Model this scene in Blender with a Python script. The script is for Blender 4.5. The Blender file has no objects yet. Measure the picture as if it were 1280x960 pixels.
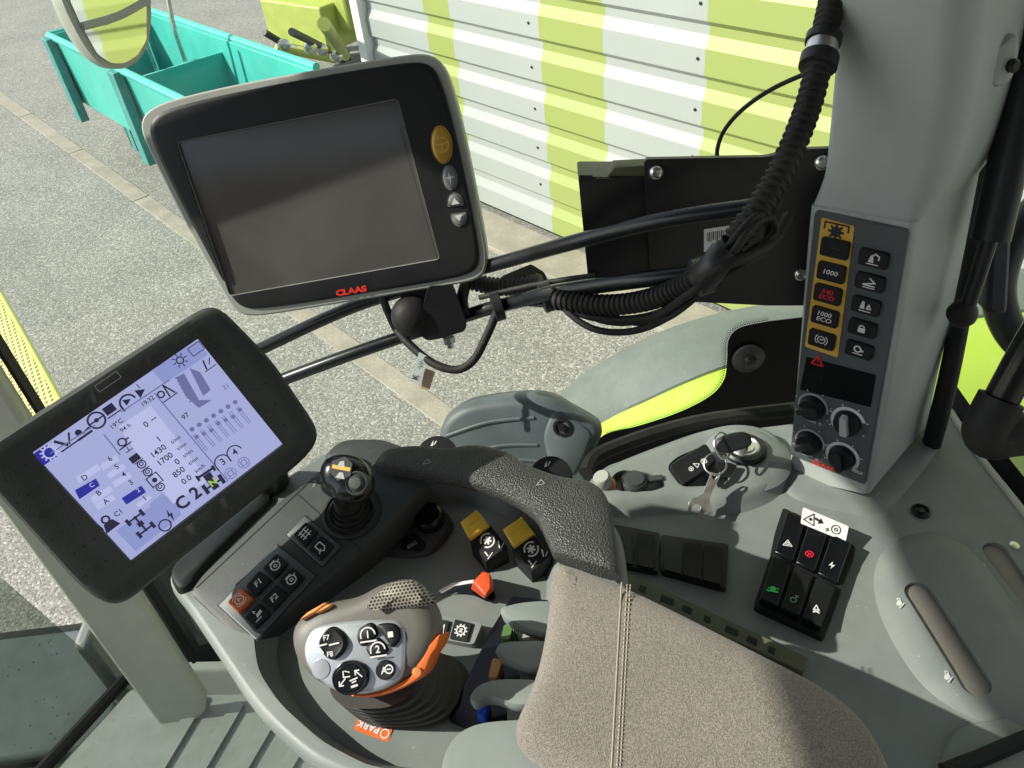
import bpy, bmesh, math, random
from mathutils import Vector as V, Matrix
random.seed(11)
SC = bpy.context.scene
COL = SC.collection
# ------------------------------------------------------------------ camera
FPX = 1000.0
CAM = V((0, 0, 2.55))
_d = V((147, 1220, 1000)).normalized()
_Z = -_d
_F = V((0, 0, 1))
_Y = (_F - _F.dot(_Z) * _Z).normalized()
_X = _Y.cross(_Z)
RW = Matrix((_X, _Y, _Z))                      # photo axes (right, down, forward) -> world


def ray(u, v):
    return RW @ V(((u - 640) / FPX, (v - 480) / FPX, 1))


def P(u, v, d):
    return CAM + d * ray(u, v)


def PZ(u, v, z):
    r = ray(u, v)
    return CAM + r * ((z - CAM.z) / r.z)


def PY(u, v, y):
    r = ray(u, v)
    return CAM + r * (y / r.y)


cam = bpy.data.cameras.new('camera')
cam.sensor_width = 36
cam.lens = 36 * FPX / 1280
cam.clip_start = .02
cam.clip_end = 500
co = bpy.data.objects.new('camera', cam)
COL.objects.link(co)
r_, u_, b_ = RW @ V((1, 0, 0)), RW @ V((0, -1, 0)), RW @ V((0, 0, -1))
co.matrix_world = Matrix(((r_.x, u_.x, b_.x, CAM.x), (r_.y, u_.y, b_.y, CAM.y), (r_.z, u_.z, b_.z, CAM.z), (0, 0, 0, 1)))
SC.camera = co


# ------------------------------------------------------------------ frames
class Fr:
    """a plane on a real surface: origin, two axes and a normal towards the viewer"""
    def __init__(s, o, n, ex=(1, 0, 0)):
        s.o = V(o)
        s.n = V(n).normalized()
        ex = V(ex)
        s.ex = (ex - ex.dot(s.n) * s.n).normalized()
        s.ey = s.n.cross(s.ex)

    def hit(s, u, v, h=0):
        r = ray(u, v)
        return CAM + r * ((s.o + s.n * h - CAM).dot(s.n) / r.dot(s.n))

    def loc(s, u, v, h=0):
        q = s.hit(u, v, h) - s.o
        return (q.dot(s.ex), q.dot(s.ey))

    def w(s, a, b, h=0):
        return s.o + s.ex * a + s.ey * b + s.n * h

    def up(s, h):
        f = Fr(s.o + s.n * h, s.n, s.ex)
        return f


def quadframe(c, width):
    """frame of a real rectangle from its four photographed corners (TL TR BR BL)"""
    r = [ray(*p) for p in c]
    A = Matrix((r[1], -r[2], r[3])).transposed()
    s = A.inverted() @ r[0]
    p = [r[0], r[1] * s[0], r[2] * s[1], r[3] * s[2]]
    k = width / (p[1] - p[0]).length
    p = [CAM + q * k for q in p]
    ex = p[1] - p[0]
    n = ex.cross(p[3] - p[0]).normalized()
    if n.dot(CAM - p[0]) < 0:
        n = -n
    return Fr((p[0] + p[1] + p[2] + p[3]) / 4, n, ex), p


# ------------------------------------------------------------------ 2-D helpers
def area(p):
    return sum(p[i][0] * p[(i + 1) % len(p)][1] - p[(i + 1) % len(p)][0] * p[i][1] for i in range(len(p))) / 2


def ccw(p):
    return list(p) if area(p) > 0 else list(reversed(p))


def rnd(p, r, n=5):
    """round the corners of a local polygon"""
    out = []
    N = len(p)
    for i in range(N):
        a, b, c = V(p[i - 1]), V(p[i]), V(p[(i + 1) % N])
        rr = r[i] if isinstance(r, (list, tuple)) else r
        e1, e2 = a - b, c - b
        l = min(rr, e1.length * .48, e2.length * .48)
        q1, q2 = b + e1.normalized() * l, b + e2.normalized() * l
        for k in range(n + 1):
            t = k / n
            q = q1 * (1 - t) ** 2 + b * 2 * t * (1 - t) + q2 * t * t
            out.append((q.x, q.y))
    return out


def crom(p, n=6, closed=True):
    out = []
    N = len(p)
    dim = len(p[0])
    rng = range(N) if closed else range(N - 1)
    for i in rng:
        if closed:
            q = [p[(i + k) % N] for k in (-1, 0, 1, 2)]
        else:
            q = [p[max(i - 1, 0)], p[i], p[i + 1], p[min(i + 2, N - 1)]]
        for k in range(n):
            t = k / n
            out.append(tuple(.5 * (2 * q[1][j] + (q[2][j] - q[0][j]) * t + (2 * q[0][j] - 5 * q[1][j] + 4 * q[2][j] - q[3][j]) * t * t
                                   + (3 * q[1][j] - q[0][j] - 3 * q[2][j] + q[3][j]) * t ** 3) for j in range(dim)))
    if not closed:
        out.append(tuple(p[-1]))
    return out


def _inset1(p, d):
    out = []
    N = len(p)
    for i in range(N):
        a, b, c = V(p[i - 1]), V(p[i]), V(p[(i + 1) % N])
        t1 = (b - a)
        t2 = (c - b)
        if t1.length < 1e-9:
            t1 = t2
        if t2.length < 1e-9:
            t2 = t1
        t = (t1.normalized() + t2.normalized())
        if t.length < 1e-6:
            t = t1
        t.normalize()
        n = V((-t.y, t.x))
        m = max(.5, n.dot(V((-t1.normalized().y, t1.normalized().x))))
        q = b + n * d / m
        out.append((q.x, q.y))
    return out


def _clean(p, o):
    """collapse edges that turned round"""
    p = list(p)
    N = len(p)
    run = [0] * N
    for i in range(N):
        j = (i + 1) % N
        if (p[j][0] - p[i][0]) * (o[j][0] - o[i][0]) + (p[j][1] - p[i][1]) * (o[j][1] - o[i][1]) < 0:
            run[i] = 1
    i = 0
    while i < N:
        if run[i]:
            j = i
            while j < N and run[j]:
                j += 1
            ids = [k % N for k in range(i - 1, j + 2)]
            cx = sum(p[k][0] for k in ids) / len(ids)
            cy = sum(p[k][1] for k in ids) / len(ids)
            for k in ids:
                p[k] = (cx, cy)
            i = j
        i += 1
    return p


def inset(p, d):
    """move every point of a ccw outline inwards by d; long ways in small relaxed steps so that it cannot fold"""
    src = p
    if abs(d) <= .0025 or len(p) < 14:
        return _clean(_inset1(p, d), src)
    k = int(math.ceil(abs(d) / .0015))
    for _ in range(k):
        o = p
        p = _inset1(p, d / k)
        N = len(p)
        for i in range(N):
            j = (i + 1) % N
            if (p[j][0] - p[i][0]) * (o[j][0] - o[i][0]) + (p[j][1] - p[i][1]) * (o[j][1] - o[i][1]) <= 0:
                p[i] = p[j] = ((p[i][0] + p[j][0]) / 2, (p[i][1] + p[j][1]) / 2)
        p = [(p[i][0] * .5 + (p[i - 1][0] + p[(i + 1) % N][0]) * .25, p[i][1] * .5 + (p[i - 1][1] + p[(i + 1) % N][1]) * .25) for i in range(N)]
        p = [(p[i][0] * .5 + (p[i - 1][0] + p[(i + 1) % N][0]) * .25, p[i][1] * .5 + (p[i - 1][1] + p[(i + 1) % N][1]) * .25) for i in range(N)]
    return _clean(p, src)


def resample(p, n):
    q = [V(x) for x in p] + [V(p[0])]
    L = [0]
    for a, b in zip(q, q[1:]):
        L.append(L[-1] + (b - a).length)
    out, j = [], 0
    for k in range(n):
        t = L[-1] * k / n
        while L[j + 1] < t:
            j += 1
        c = q[j].lerp(q[j + 1], (t - L[j]) / max(1e-9, L[j + 1] - L[j]))
        out.append((c.x, c.y))
    return out


def circ(r, n=24, ry=None, a0=0):
    ry = r if ry is None else ry
    return [(r * math.cos(a0 + 2 * math.pi * i / n), ry * math.sin(a0 + 2 * math.pi * i / n)) for i in range(n)]


# ------------------------------------------------------------------ bmesh shapes
def new():
    return bmesh.new()


def loft(bm, rings, cap0=True, cap1=True, closed=True):
    vs = [[bm.verts.new(q) for q in r] for r in rings]
    n = len(vs[0])
    for a, b in zip(vs, vs[1:]):
        for i in range(n if closed else n - 1):
            j = (i + 1) % n
            bm.faces.new((a[i], a[j], b[j], b[i]))
    if cap0:
        bm.faces.new(list(reversed(vs[0])))
    if cap1:
        bm.faces.new(vs[-1])
    return vs


def prismL(bm, fr, pts, h0, h1, draft=0.0):
    """solid plate from a local outline"""
    pts = ccw(pts)
    low = inset(pts, -draft) if draft else pts
    loft(bm, [[fr.w(a, b, h0) for a, b in low], [fr.w(a, b, h1) for a, b in pts]])


def prism(bm, fr, px, h0, h1, r=0, draft=0.0, n=5):
    pts = [fr.loc(u, v, h1) for u, v in px]
    pts = ccw(pts)
    if r:
        pts = rnd(pts, r, n)
    prismL(bm, fr, pts, h0, h1, draft)


def pillowL(bm, fr, pts, prof):
    """rounded pad: prof = [(inset, height), ...] from the bottom up"""
    pts = ccw(pts)
    per = sum((V(pts[i]) - V(pts[i - 1])).length for i in range(len(pts)))
    if per > .12 and max(d for d, h in prof) > .0025:
        pts = resample(pts, max(60, min(170, int(per / .0045))))
        for _ in range(4):
            N = len(pts)
            pts = [(pts[i][0] * .5 + (pts[i - 1][0] + pts[(i + 1) % N][0]) * .25, pts[i][1] * .5 + (pts[i - 1][1] + pts[(i + 1) % N][1]) * .25) for i in range(N)]
    loft(bm, [[fr.w(a, b, h) for a, b in (inset(pts, d) if d else pts)] for d, h in prof])


def sheetL(bm, fr, pts, h):
    bm.faces.new([bm.verts.new(fr.w(a, b, h)) for a, b in ccw(pts)])


def sheet(bm, fr, px, h=0):
    sheetL(bm, fr, [fr.loc(u, v, h) for u, v in px], h)


def tube(bm, pts, r, n=10, sub=6, rf=None, ell=1.0):
    pts = [V(q) for q in (crom([tuple(p) for p in pts], sub, False) if sub > 1 else pts)]
    t = (pts[1] - pts[0]).normalized()
    a = t.orthogonal().normalized()
    rings = []
    s = 0
    for i, p in enumerate(pts):
        tt = (pts[min(i + 1, len(pts) - 1)] - pts[max(i - 1, 0)]).normalized()
        a = (a - a.dot(tt) * tt).normalized()
        b = tt.cross(a)
        if i:
            s += (p - pts[i - 1]).length
        rr = r if rf is None else rf(s)
        rings.append([p + a * rr * math.cos(2 * math.pi * k / n) + b * rr * ell * math.sin(2 * math.pi * k / n) for k in range(n)])
    loft(bm, rings)


def hose(bm, pts, r, pitch=.0065, depth=.0018, n=16):
    """corrugated conduit"""
    q = [V(x) for x in crom([tuple(p) for p in pts], 24, False)]
    L = [0]
    for a, b in zip(q, q[1:]):
        L.append(L[-1] + (b - a).length)
    step = pitch / 4
    out, j = [], 0
    for k in range(int(L[-1] / step)):
        s = k * step
        while L[j + 1] < s:
            j += 1
        t = (s - L[j]) / max(1e-9, L[j + 1] - L[j])
        out.append(q[j].lerp(q[j + 1], t))
    a = (out[1] - out[0]).orthogonal().normalized()
    rings = []
    for i, p in enumerate(out):
        tt = (out[min(i + 1, len(out) - 1)] - out[max(i - 1, 0)]).normalized()
        a = (a - a.dot(tt) * tt).normalized()
        b = tt.cross(a)
        rr = r if i % 4 < 2 else r - depth
        rings.append([p + (a * math.cos(2 * math.pi * m / n) + b * math.sin(2 * math.pi * m / n)) * rr for m in range(n)])
    loft(bm, rings)


def lathe(bm, c, axis, prof, n=32, ex=None, ry=1.0):
    """prof = [(radius, height along axis), ...] from the bottom up"""
    c = V(c)
    f = Fr(c, axis, ex if ex is not None else V(axis).orthogonal())
    loft(bm, [[f.w(r * math.cos(2 * math.pi * k / n), r * ry * math.sin(2 * math.pi * k / n), h) for k in range(n)] for r, h in prof])


def boxb(bm, o, ax, ay, az):
    """box from a corner and three edge vectors"""
    o, ax, ay, az = V(o), V(ax), V(ay), V(az)
    if ax.cross(ay).dot(az) < 0:
        ax, ay = ay, ax
    loft(bm, [[o, o + ax, o + ax + ay, o + ay], [o + az, o + ax + az, o + ax + ay + az, o + ay + az]])


# ------------------------------------------------------------------ objects
ORG = {}


def tag(o, label=None, cat=None, group=None, kind=None):
    if label:
        o['label'] = label
    if cat:
        o['category'] = cat
    if group:
        o['group'] = group
    if kind:
        o['kind'] = kind
    return o


def thing(name, label, cat, loc, group=None):
    o = bpy.data.objects.new(name, None)
    o.empty_display_size = .02
    o.location = loc
    COL.objects.link(o)
    ORG[o.name] = V(loc)
    return tag(o, label, cat, group)


def obj(name, bm, m, parent=None, bev=0, seg=2, ang=35, label=None, flat=False, base=None, keep=False):
    org = ORG[parent.name] if parent else (V(base) if base is not None else V((0, 0, 0)))
    bmesh.ops.recalc_face_normals(bm, faces=bm.faces) if not (flat or keep) else None
    bmesh.ops.remove_doubles(bm, verts=bm.verts, dist=2e-5)
    big = [f for f in bm.faces if len(f.verts) > 8]
    if big:
        bmesh.ops.triangulate(bm, faces=big, quad_method='BEAUTY', ngon_method='EAR_CLIP')
    if org.length:
        bmesh.ops.translate(bm, verts=bm.verts, vec=-org)
    me = bpy.data.meshes.new(name)
    bm.to_mesh(me)
    bm.free()
    me.materials.append(m)
    o = bpy.data.objects.new(name, me)
    COL.objects.link(o)
    ORG[o.name] = org
    if parent:
        o.parent = parent
    else:
        o.location = org
    if label:
        o['label'] = label
    if bev:
        b = o.modifiers.new('edge', 'BEVEL')
        b.width = bev
        b.segments = seg
        b.limit_method = 'ANGLE'
        b.angle_limit = math.radians(ang)
        b.use_clamp_overlap = True
    if not flat:
        for p in me.polygons:
            p.use_smooth = len(p.vertices) < 24
        me.set_sharp_from_angle(angle=math.radians(80 if bev else 42))
    return o


def carve(o, bms):
    """cut solid shapes out of an object's mesh"""
    bv = [(m.width, m.segments, m.angle_limit) for m in o.modifiers]
    o.modifiers.clear()
    cs = []
    for bm in bms:
        bmesh.ops.recalc_face_normals(bm, faces=bm.faces)
        bmesh.ops.translate(bm, verts=bm.verts, vec=-ORG[o.name])
        me = bpy.data.meshes.new('c')
        bm.to_mesh(me)
        bm.free()
        c = bpy.data.objects.new('c', me)
        COL.objects.link(c)
        if o.parent:
            c.parent = o.parent
        else:
            c.location = o.location
        cs.append(c)
        m = o.modifiers.new('b', 'BOOLEAN')
        m.operation = 'DIFFERENCE'
        m.solver = 'EXACT'
        m.object = c
    bpy.context.view_layer.update()
    dg = bpy.context.evaluated_depsgraph_get()
    me = bpy.data.meshes.new_from_object(o.evaluated_get(dg))
    o.modifiers.clear()
    o.data = me
    for c in cs:
        bpy.data.objects.remove(c)
    for p in me.polygons:
        p.use_smooth = len(p.vertices) < 24
    me.set_sharp_from_angle(angle=math.radians(80 if bv else 42))
    for w, s, a in bv:
        b = o.modifiers.new('edge', 'BEVEL')
        b.width, b.segments, b.limit_method, b.angle_limit = w, s, 'ANGLE', a
    return o


_tc = {}


def glyphs(s, bold=0.0):
    """triangles of a word in the built-in font, unit height, centred"""
    k = (s, bold)
    if k not in _tc:
        cu = bpy.data.curves.new('t', 'FONT')
        cu.body = s
        cu.size = 1
        cu.offset = bold
        cu.resolution_u = 3
        ob = bpy.data.objects.new('t', cu)
        COL.objects.link(ob)
        bpy.context.view_layer.update()
        me = bpy.data.meshes.new_from_object(ob.evaluated_get(bpy.context.evaluated_depsgraph_get()))
        vs = [(v.co.x, v.co.y) for v in me.vertices]
        fs = [tuple(p.vertices) for p in me.polygons]
        bpy.data.objects.remove(ob)
        bpy.data.meshes.remove(me)
        x0, x1 = min(v[0] for v in vs), max(v[0] for v in vs)
        y0, y1 = min(v[1] for v in vs), max(v[1] for v in vs)
        _tc[k] = ([((x - (x0 + x1) / 2), (y - (y0 + y1) / 2)) for x, y in vs], fs, x1 - x0, y1 - y0)
    return _tc[k]


class Ink:
    """flat printed marks on a frame; centre in photo pixels, sizes in metres"""
    def __init__(s, fr, h, unit=1.0):
        s.fr, s.h, s.bm, s.k, s.unit = fr, h, new(), 0, unit
        s.c, s.s, s.r = (0, 0), 1, 0

    def at(s, u, v, size=.01, rot=0, sx=1.0, shear=0.0):
        s.c = s.fr.loc(u, v, s.h)
        s.s, s.r, s.sx, s.sh = size * s.unit, math.radians(rot), sx, shear
        return s

    def _w(s, x, y):
        x = (x + s.sh * y) * s.s * s.sx
        y *= s.s
        c, n = math.cos(s.r), math.sin(s.r)
        return s.fr.w(s.c[0] + x * c - y * n, s.c[1] + x * n + y * c, s.h + s.k * 2e-6)

    def poly(s, pts):
        s.k += 1
        s.bm.faces.new([s.bm.verts.new(s._w(*p)) for p in ccw(pts)])
        return s

    def line(s, pts, w=.1, closed=False):
        s.k += 1
        n = len(pts)
        if closed:
            pts = list(pts) + [pts[0]]
        for (x0, y0), (x1, y1) in zip(pts, pts[1:]):
            d = V((x1 - x0, y1 - y0))
            if d.length < 1e-9:
                continue
            d.normalize()
            e = d * w * .3
            q = V((-d.y, d.x)) * w / 2
            s.k += .1
            a, b = V((x0, y0)) - e, V((x1, y1)) + e
            s.bm.faces.new([s.bm.verts.new(s._w(*p)) for p in (a - q, b - q, b + q, a + q)])
        return s

    def ring(s, x=0, y=0, r=.4, w=.1, a0=0, a1=360, n=20):
        s.k += 1
        full = a1 - a0 >= 360
        pr = None
        for i in range(n + 1):
            a = math.radians(a0 + (a1 - a0) * i / n)
            p = [s.bm.verts.new(s._w(x + math.cos(a) * q, y + math.sin(a) * q)) for q in (r - w / 2, r + w / 2)]
            if pr:
                s.bm.faces.new((pr[0], pr[1], p[1], p[0]))
            pr = p
        return s

    def disc(s, x=0, y=0, r=.2, n=16):
        return s.poly([(x + a, y + b) for a, b in circ(r, n)])

    def text(s, t, bold=0.0, mono=1.0):
        vs, fs, w, h = glyphs(t, bold)
        s.k += 1
        q = [s.bm.verts.new(s._w(x / h, y / h)) for x, y in vs]
        for f in fs:
            try:
                s.bm.faces.new([q[i] for i in f])
            except ValueError:
                pass
        return s

    def done(s, name, m, parent, label=None):
        return obj(name, s.bm, m, parent, flat=True, label=label)


# ------------------------------------------------------------------ materials
def mat(name, col, rough=.5, metal=0.0, var=.06, vs=30, bump=0.0, bs=400, dust=0.0, spec=.5, emit=0.0, coat=0.0, fleck=None):
    m = bpy.data.materials.new(name)
    m.use_nodes = True
    nt = m.node_tree
    N, L = nt.nodes, nt.links
    b = N['Principled BSDF']
    b.inputs['Roughness'].default_value = rough
    b.inputs['Metallic'].default_value = metal
    b.inputs['Specular IOR Level'].default_value = spec
    b.inputs['Coat Weight'].default_value = coat
    tc = N.new('ShaderNodeTexCoord')
    out = None
    c = (col[0], col[1], col[2], 1)
    if var or dust:
        nz = N.new('ShaderNodeTexNoise')
        nz.inputs['Scale'].default_value = vs
        nz.inputs['Detail'].default_value = 5
        L.new(tc.outputs['Object'], nz.inputs['Vector'])
        rp = N.new('ShaderNodeValToRGB')
        rp.color_ramp.elements[0].position = .3
        rp.color_ramp.elements[1].position = .7
        rp.color_ramp.elements[0].color = tuple(x * (1 - var) for x in col) + (1,)
        rp.color_ramp.elements[1].color = tuple(min(1, x * (1 + var)) for x in col) + (1,)
        L.new(nz.outputs['Fac'], rp.inputs['Fac'])
        out = rp.outputs['Color']
        rr = N.new('ShaderNodeMapRange')
        rr.inputs['To Min'].default_value = max(.02, rough - .08)
        rr.inputs['To Max'].default_value = min(1, rough + .1)
        L.new(nz.outputs['Fac'], rr.inputs['Value'])
        L.new(rr.outputs['Result'], b.inputs['Roughness'])
    if dust:
        n2 = N.new('ShaderNodeTexNoise')
        n2.inputs['Scale'].default_value = 9
        n2.inputs['Detail'].default_value = 9
        n2.inputs['Roughness'].default_value = .7
        L.new(tc.outputs['Object'], n2.inputs['Vector'])
        n3 = N.new('ShaderNodeTexVoronoi')
        n3.inputs['Scale'].default_value = 160
        L.new(tc.outputs['Object'], n3.inputs['Vector'])
        lt = N.new('ShaderNodeMapRange')
        lt.inputs['From Min'].default_value = .16
        lt.inputs['From Max'].default_value = .08
        L.new(n3.outputs['Distance'], lt.inputs['Value'])
        sp = N.new('ShaderNodeMath')
        sp.operation = 'GREATER_THAN'
        sp.inputs[1].default_value = .93
        sepc = N.new('ShaderNodeSeparateColor')
        L.new(n3.outputs['Color'], sepc.inputs['Color'])
        L.new(sepc.outputs['Red'], sp.inputs[0])
        mu = N.new('ShaderNodeMath')
        mu.operation = 'MULTIPLY'
        L.new(lt.outputs['Result'], mu.inputs[0])
        L.new(sp.outputs['Value'], mu.inputs[1])
        mr = N.new('ShaderNodeMapRange')
        mr.inputs['From Min'].default_value = .45
        mr.inputs['From Max'].default_value = .8
        mr.inputs['To Max'].default_value = dust
        L.new(n2.outputs['Fac'], mr.inputs['Value'])
        mx0 = N.new('ShaderNodeMath')
        mx0.operation = 'MULTIPLY_ADD'
        mx0.inputs[1].default_value = min(.5, dust * 2)
        L.new(mu.outputs['Value'], mx0.inputs[0])
        L.new(mr.outputs['Result'], mx0.inputs[2])
        mx = N.new('ShaderNodeMix')
        mx.data_type = 'RGBA'
        mx.inputs['B'].default_value = (.5, .47, .4, 1)
        L.new(mx0.outputs['Value'], mx.inputs['Factor'])
        L.new(out, mx.inputs['A'])
        out = mx.outputs['Result']
    if fleck:
        sc, amt, c2 = fleck
        vo = N.new('ShaderNodeTexNoise')
        vo.inputs['Scale'].default_value = sc
        vo.inputs['Detail'].default_value = 3
        L.new(tc.outputs['Object'], vo.inputs['Vector'])
        mr = N.new('ShaderNodeMapRange')
        mr.inputs['From Min'].default_value = .42
        mr.inputs['From Max'].default_value = .62
        mr.inputs['To Max'].default_value = amt
        L.new(vo.outputs['Fac'], mr.inputs['Value'])
        mx = N.new('ShaderNodeMix')
        mx.data_type = 'RGBA'
        mx.inputs['B'].default_value = tuple(c2) + (1,)
        mx.inputs['A'].default_value = c
        L.new(mr.outputs['Result'], mx.inputs['Factor'])
        if out:
            L.new(out, mx.inputs['A'])
        out = mx.outputs['Result']
    if out:
        L.new(out, b.inputs['Base Color'])
    else:
        b.inputs['Base Color'].default_value = c
    if bump:
        bn = N.new('ShaderNodeTexNoise')
        bn.inputs['Scale'].default_value = bs
        bn.inputs['Detail'].default_value = 2
        L.new(tc.outputs['Object'], bn.inputs['Vector'])
        bp = N.new('ShaderNodeBump')
        bp.inputs['Strength'].default_value = bump
        bp.inputs['Distance'].default_value = .4 / bs
        L.new(bn.outputs['Fac'], bp.inputs['Height'])
        L.new(bp.outputs['Normal'], b.inputs['Normal'])
    if emit:
        b.inputs['Emission Strength'].default_value = emit
        b.inputs['Emission Color'].default_value = c
    return m


M = {
    'grey': mat('grey_plastic', (.168, .19, .182), .5, bump=.4, bs=1300, dust=.17, var=.07),
    'fin': mat('fin_plastic', (.21, .24, .228), .42, bump=.15, bs=900, dust=.05),
    'dark': mat('dark_plastic', (.036, .041, .041), .52, spec=.4, bump=.3, bs=900, dust=.05),
    'rim': mat('housing_olive', (.042, .046, .042), .6, spec=.3, bump=.4, bs=1000, dust=.05),
    'black': mat('black_plastic', (.011, .012, .013), .42, spec=.35, bump=.1, bs=700, dust=.02),
    'gloss': mat('gloss_black', (.005, .006, .007), .22, spec=.4, bump=.0),
    'rubber': mat('black_rubber', (.011, .011, .011), .62, spec=.3, bump=.3, bs=500, dust=.05),
    'btn': mat('button_black', (.007, .008, .009), .5, spec=.3, bump=.15, bs=900),
    'metalblk': mat('black_painted_metal', (.010, .010, .011), .42, bump=.12, bs=300, dust=.02),
    'rail': mat('rail_paint', (.006, .007, .009), .3, bump=.05, bs=200),
    'steel': mat('bright_steel', (.62, .62, .6), .28, metal=1, var=.1),
    'tool': mat('tool_steel', (.5, .48, .44), .42, metal=1, var=.15, vs=120),
    'silver': mat('silver_plate', (.42, .45, .48), .32, metal=.55, var=.02, bump=.08, bs=1500),
    'pillar': mat('pillar_grey', (.335, .365, .35), .6, bump=.2, bs=700, dust=.05, var=.04),
    'cream': mat('pillar_cream', (.42, .44, .37), .6, bump=.2, bs=700, dust=.08, var=.05),
    'floor': mat('floor_plastic', (.36, .375, .355), .55, bump=.3, bs=600, dust=.18, var=.07),
    'taupe': mat('grip_taupe', (.115, .11, .095), .5, bump=.2, bs=1200, var=.05),
    'boot': mat('rubber_boot', (.042, .04, .037), .6, bump=.2, bs=700, dust=.06),
    'orange': mat('orange_plastic', (.62, .13, .02), .4, bump=.1, bs=800),
    'peach': mat('orange_button', (.7, .3, .1), .45),
    'red': mat('red_orange_plastic', (.72, .08, .02), .42, bump=.1, bs=700, var=.08),
    'yellow': mat('yellow_plastic', (.72, .46, .035), .42, bump=.1, bs=700, var=.08),
    'panelyel': mat('panel_yellow', (.62, .38, .06), .45, var=.03),
    'slate': mat('panel_slate', (.062, .074, .078), .5, var=.03, bump=.1, bs=1500),
    'white': mat('white_print', (.6, .6, .6), .5, var=0),
    'inkgrey': mat('grey_print', (.35, .37, .37), .5, var=0),
    'logo': mat('red_print', (.62, .03, .015), .45, var=0),
    'redlit': mat('red_symbol', (.6, .02, .03), .4, var=0),
    'ink': mat('black_print', (.01, .01, .012), .5, var=0),
    'sticker': mat('white_sticker', (.75, .76, .73), .4, var=.04),
    'paper': mat('paper_tag', (.68, .74, .72), .5, var=.08, vs=200),
    'kraft': mat('tan_tag', (.55, .4, .26), .6, var=.08, vs=200),
    'green': mat('green_clip', (.09, .17, .05), .5),
    'tan': mat('orange_clip', (.62, .3, .09), .45),
    'blue': mat('blue_clip', (.02, .09, .6), .4),
    'lime': mat('lime_paint', (.38, .54, .045), .3, var=.05, vs=4, coat=.3, dust=.12),
    'limewall': None, 'fend': mat('fender_rubber', (.115, .135, .128), .55, bump=.3, bs=200, dust=.14, var=.06),
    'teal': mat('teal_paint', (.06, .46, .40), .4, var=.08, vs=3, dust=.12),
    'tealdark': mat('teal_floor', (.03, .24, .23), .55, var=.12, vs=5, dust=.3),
    'concrete': mat('concrete', (.33, .30, .25), .85, var=.18, vs=6, bump=.4, bs=90, fleck=(60, .3, (.2, .19, .17))),
    'edgegrey': mat('monitor_edge', (.33, .345, .31), .45, bump=.1, bs=900, var=.04),
    'frit': mat('window_border_black', (.004, .004, .004), .5, var=0, spec=.12),
    'imp2': mat('dotted_strip_edge', (.45, .52, .12), .4),
    'olive': mat('olive_plastic', (.1, .105, .06), .55, bump=.2, bs=600),
    'hump': mat('slate_moulding', (.085, .105, .115), .48, bump=.2, bs=900, dust=.08),
    'slot': mat('slot_lining', (.2, .19, .165), .6, bump=.3, bs=500, dust=.1),
    'thread': mat('seam_thread', (.34, .31, .25), .8, var=.1, vs=900),
    'gold': mat('gold_button', (.5, .3, .05), .35, metal=.3),
    'greykey': mat('grey_button', (.2, .21, .215), .35, metal=.3),
    'brass': mat('amber_ring', (.55, .2, .05), .4),
    'greenlit': mat('green_symbol_lit', (.04, .4, .10), .4, var=0, emit=.12),
    'greendim': mat('green_symbol', (.2, .42, .3), .4, var=0),
    'roof': mat('added_roof_lining', (.11, .095, .08), .8),
}


def fabric():
    m = mat('seat_fabric', (.20, .184, .158), .92, var=.10, vs=14, spec=.2)
    nt = m.node_tree
    N, L = nt.nodes, nt.links
    b = N['Principled BSDF']
    tc = N.new('ShaderNodeTexCoord')
    n1 = N.new('ShaderNodeTexNoise')
    n1.inputs['Scale'].default_value = 1250
    n1.inputs['Detail'].default_value = 2
    L.new(tc.outputs['Object'], n1.inputs['Vector'])
    rp = N.new('ShaderNodeValToRGB')
    rp.color_ramp.elements[0].position = .36
    rp.color_ramp.elements[1].position = .66
    rp.color_ramp.elements[0].color = (.66, .66, .66, 1)
    rp.color_ramp.elements[1].color = (1.38, 1.37, 1.34, 1)
    L.new(n1.outputs['Fac'], rp.inputs['Fac'])
    mx = N.new('ShaderNodeMix')
    mx.data_type = 'RGBA'
    mx.blend_type = 'MULTIPLY'
    mx.inputs['Factor'].default_value = 1
    src = b.inputs['Base Color'].links[0].from_socket
    L.new(src, mx.inputs['A'])
    L.new(rp.outputs['Color'], mx.inputs['B'])
    L.new(mx.outputs['Result'], b.inputs['Base Color'])
    bp = N.new('ShaderNodeBump')
    bp.inputs['Strength'].default_value = .8
    bp.inputs['Distance'].default_value = .001
    L.new(n1.outputs['Fac'], bp.inputs['Height'])
    L.new(bp.outputs['Normal'], b.inputs['Normal'])
    b.inputs['Sheen Weight'].default_value = .25
    return m


M['fabric'] = fabric()


def leatherette():
    m = mat('grained_black', (.045, .047, .045), .42, var=.08)
    nt = m.node_tree
    N, L = nt.nodes, nt.links
    b = N['Principled BSDF']
    tc = N.new('ShaderNodeTexCoord')
    v = N.new('ShaderNodeTexVoronoi')
    v.inputs['Scale'].default_value = 700
    L.new(tc.outputs['Object'], v.inputs['Vector'])
    bp = N.new('ShaderNodeBump')
    bp.inputs['Strength'].default_value = 1
    bp.inputs['Distance'].default_value = .0009
    bp.invert = True
    L.new(v.outputs['Distance'], bp.inputs['Height'])
    L.new(bp.outputs['Normal'], b.inputs['Normal'])
    return m


M['grain'] = leatherette()


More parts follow.
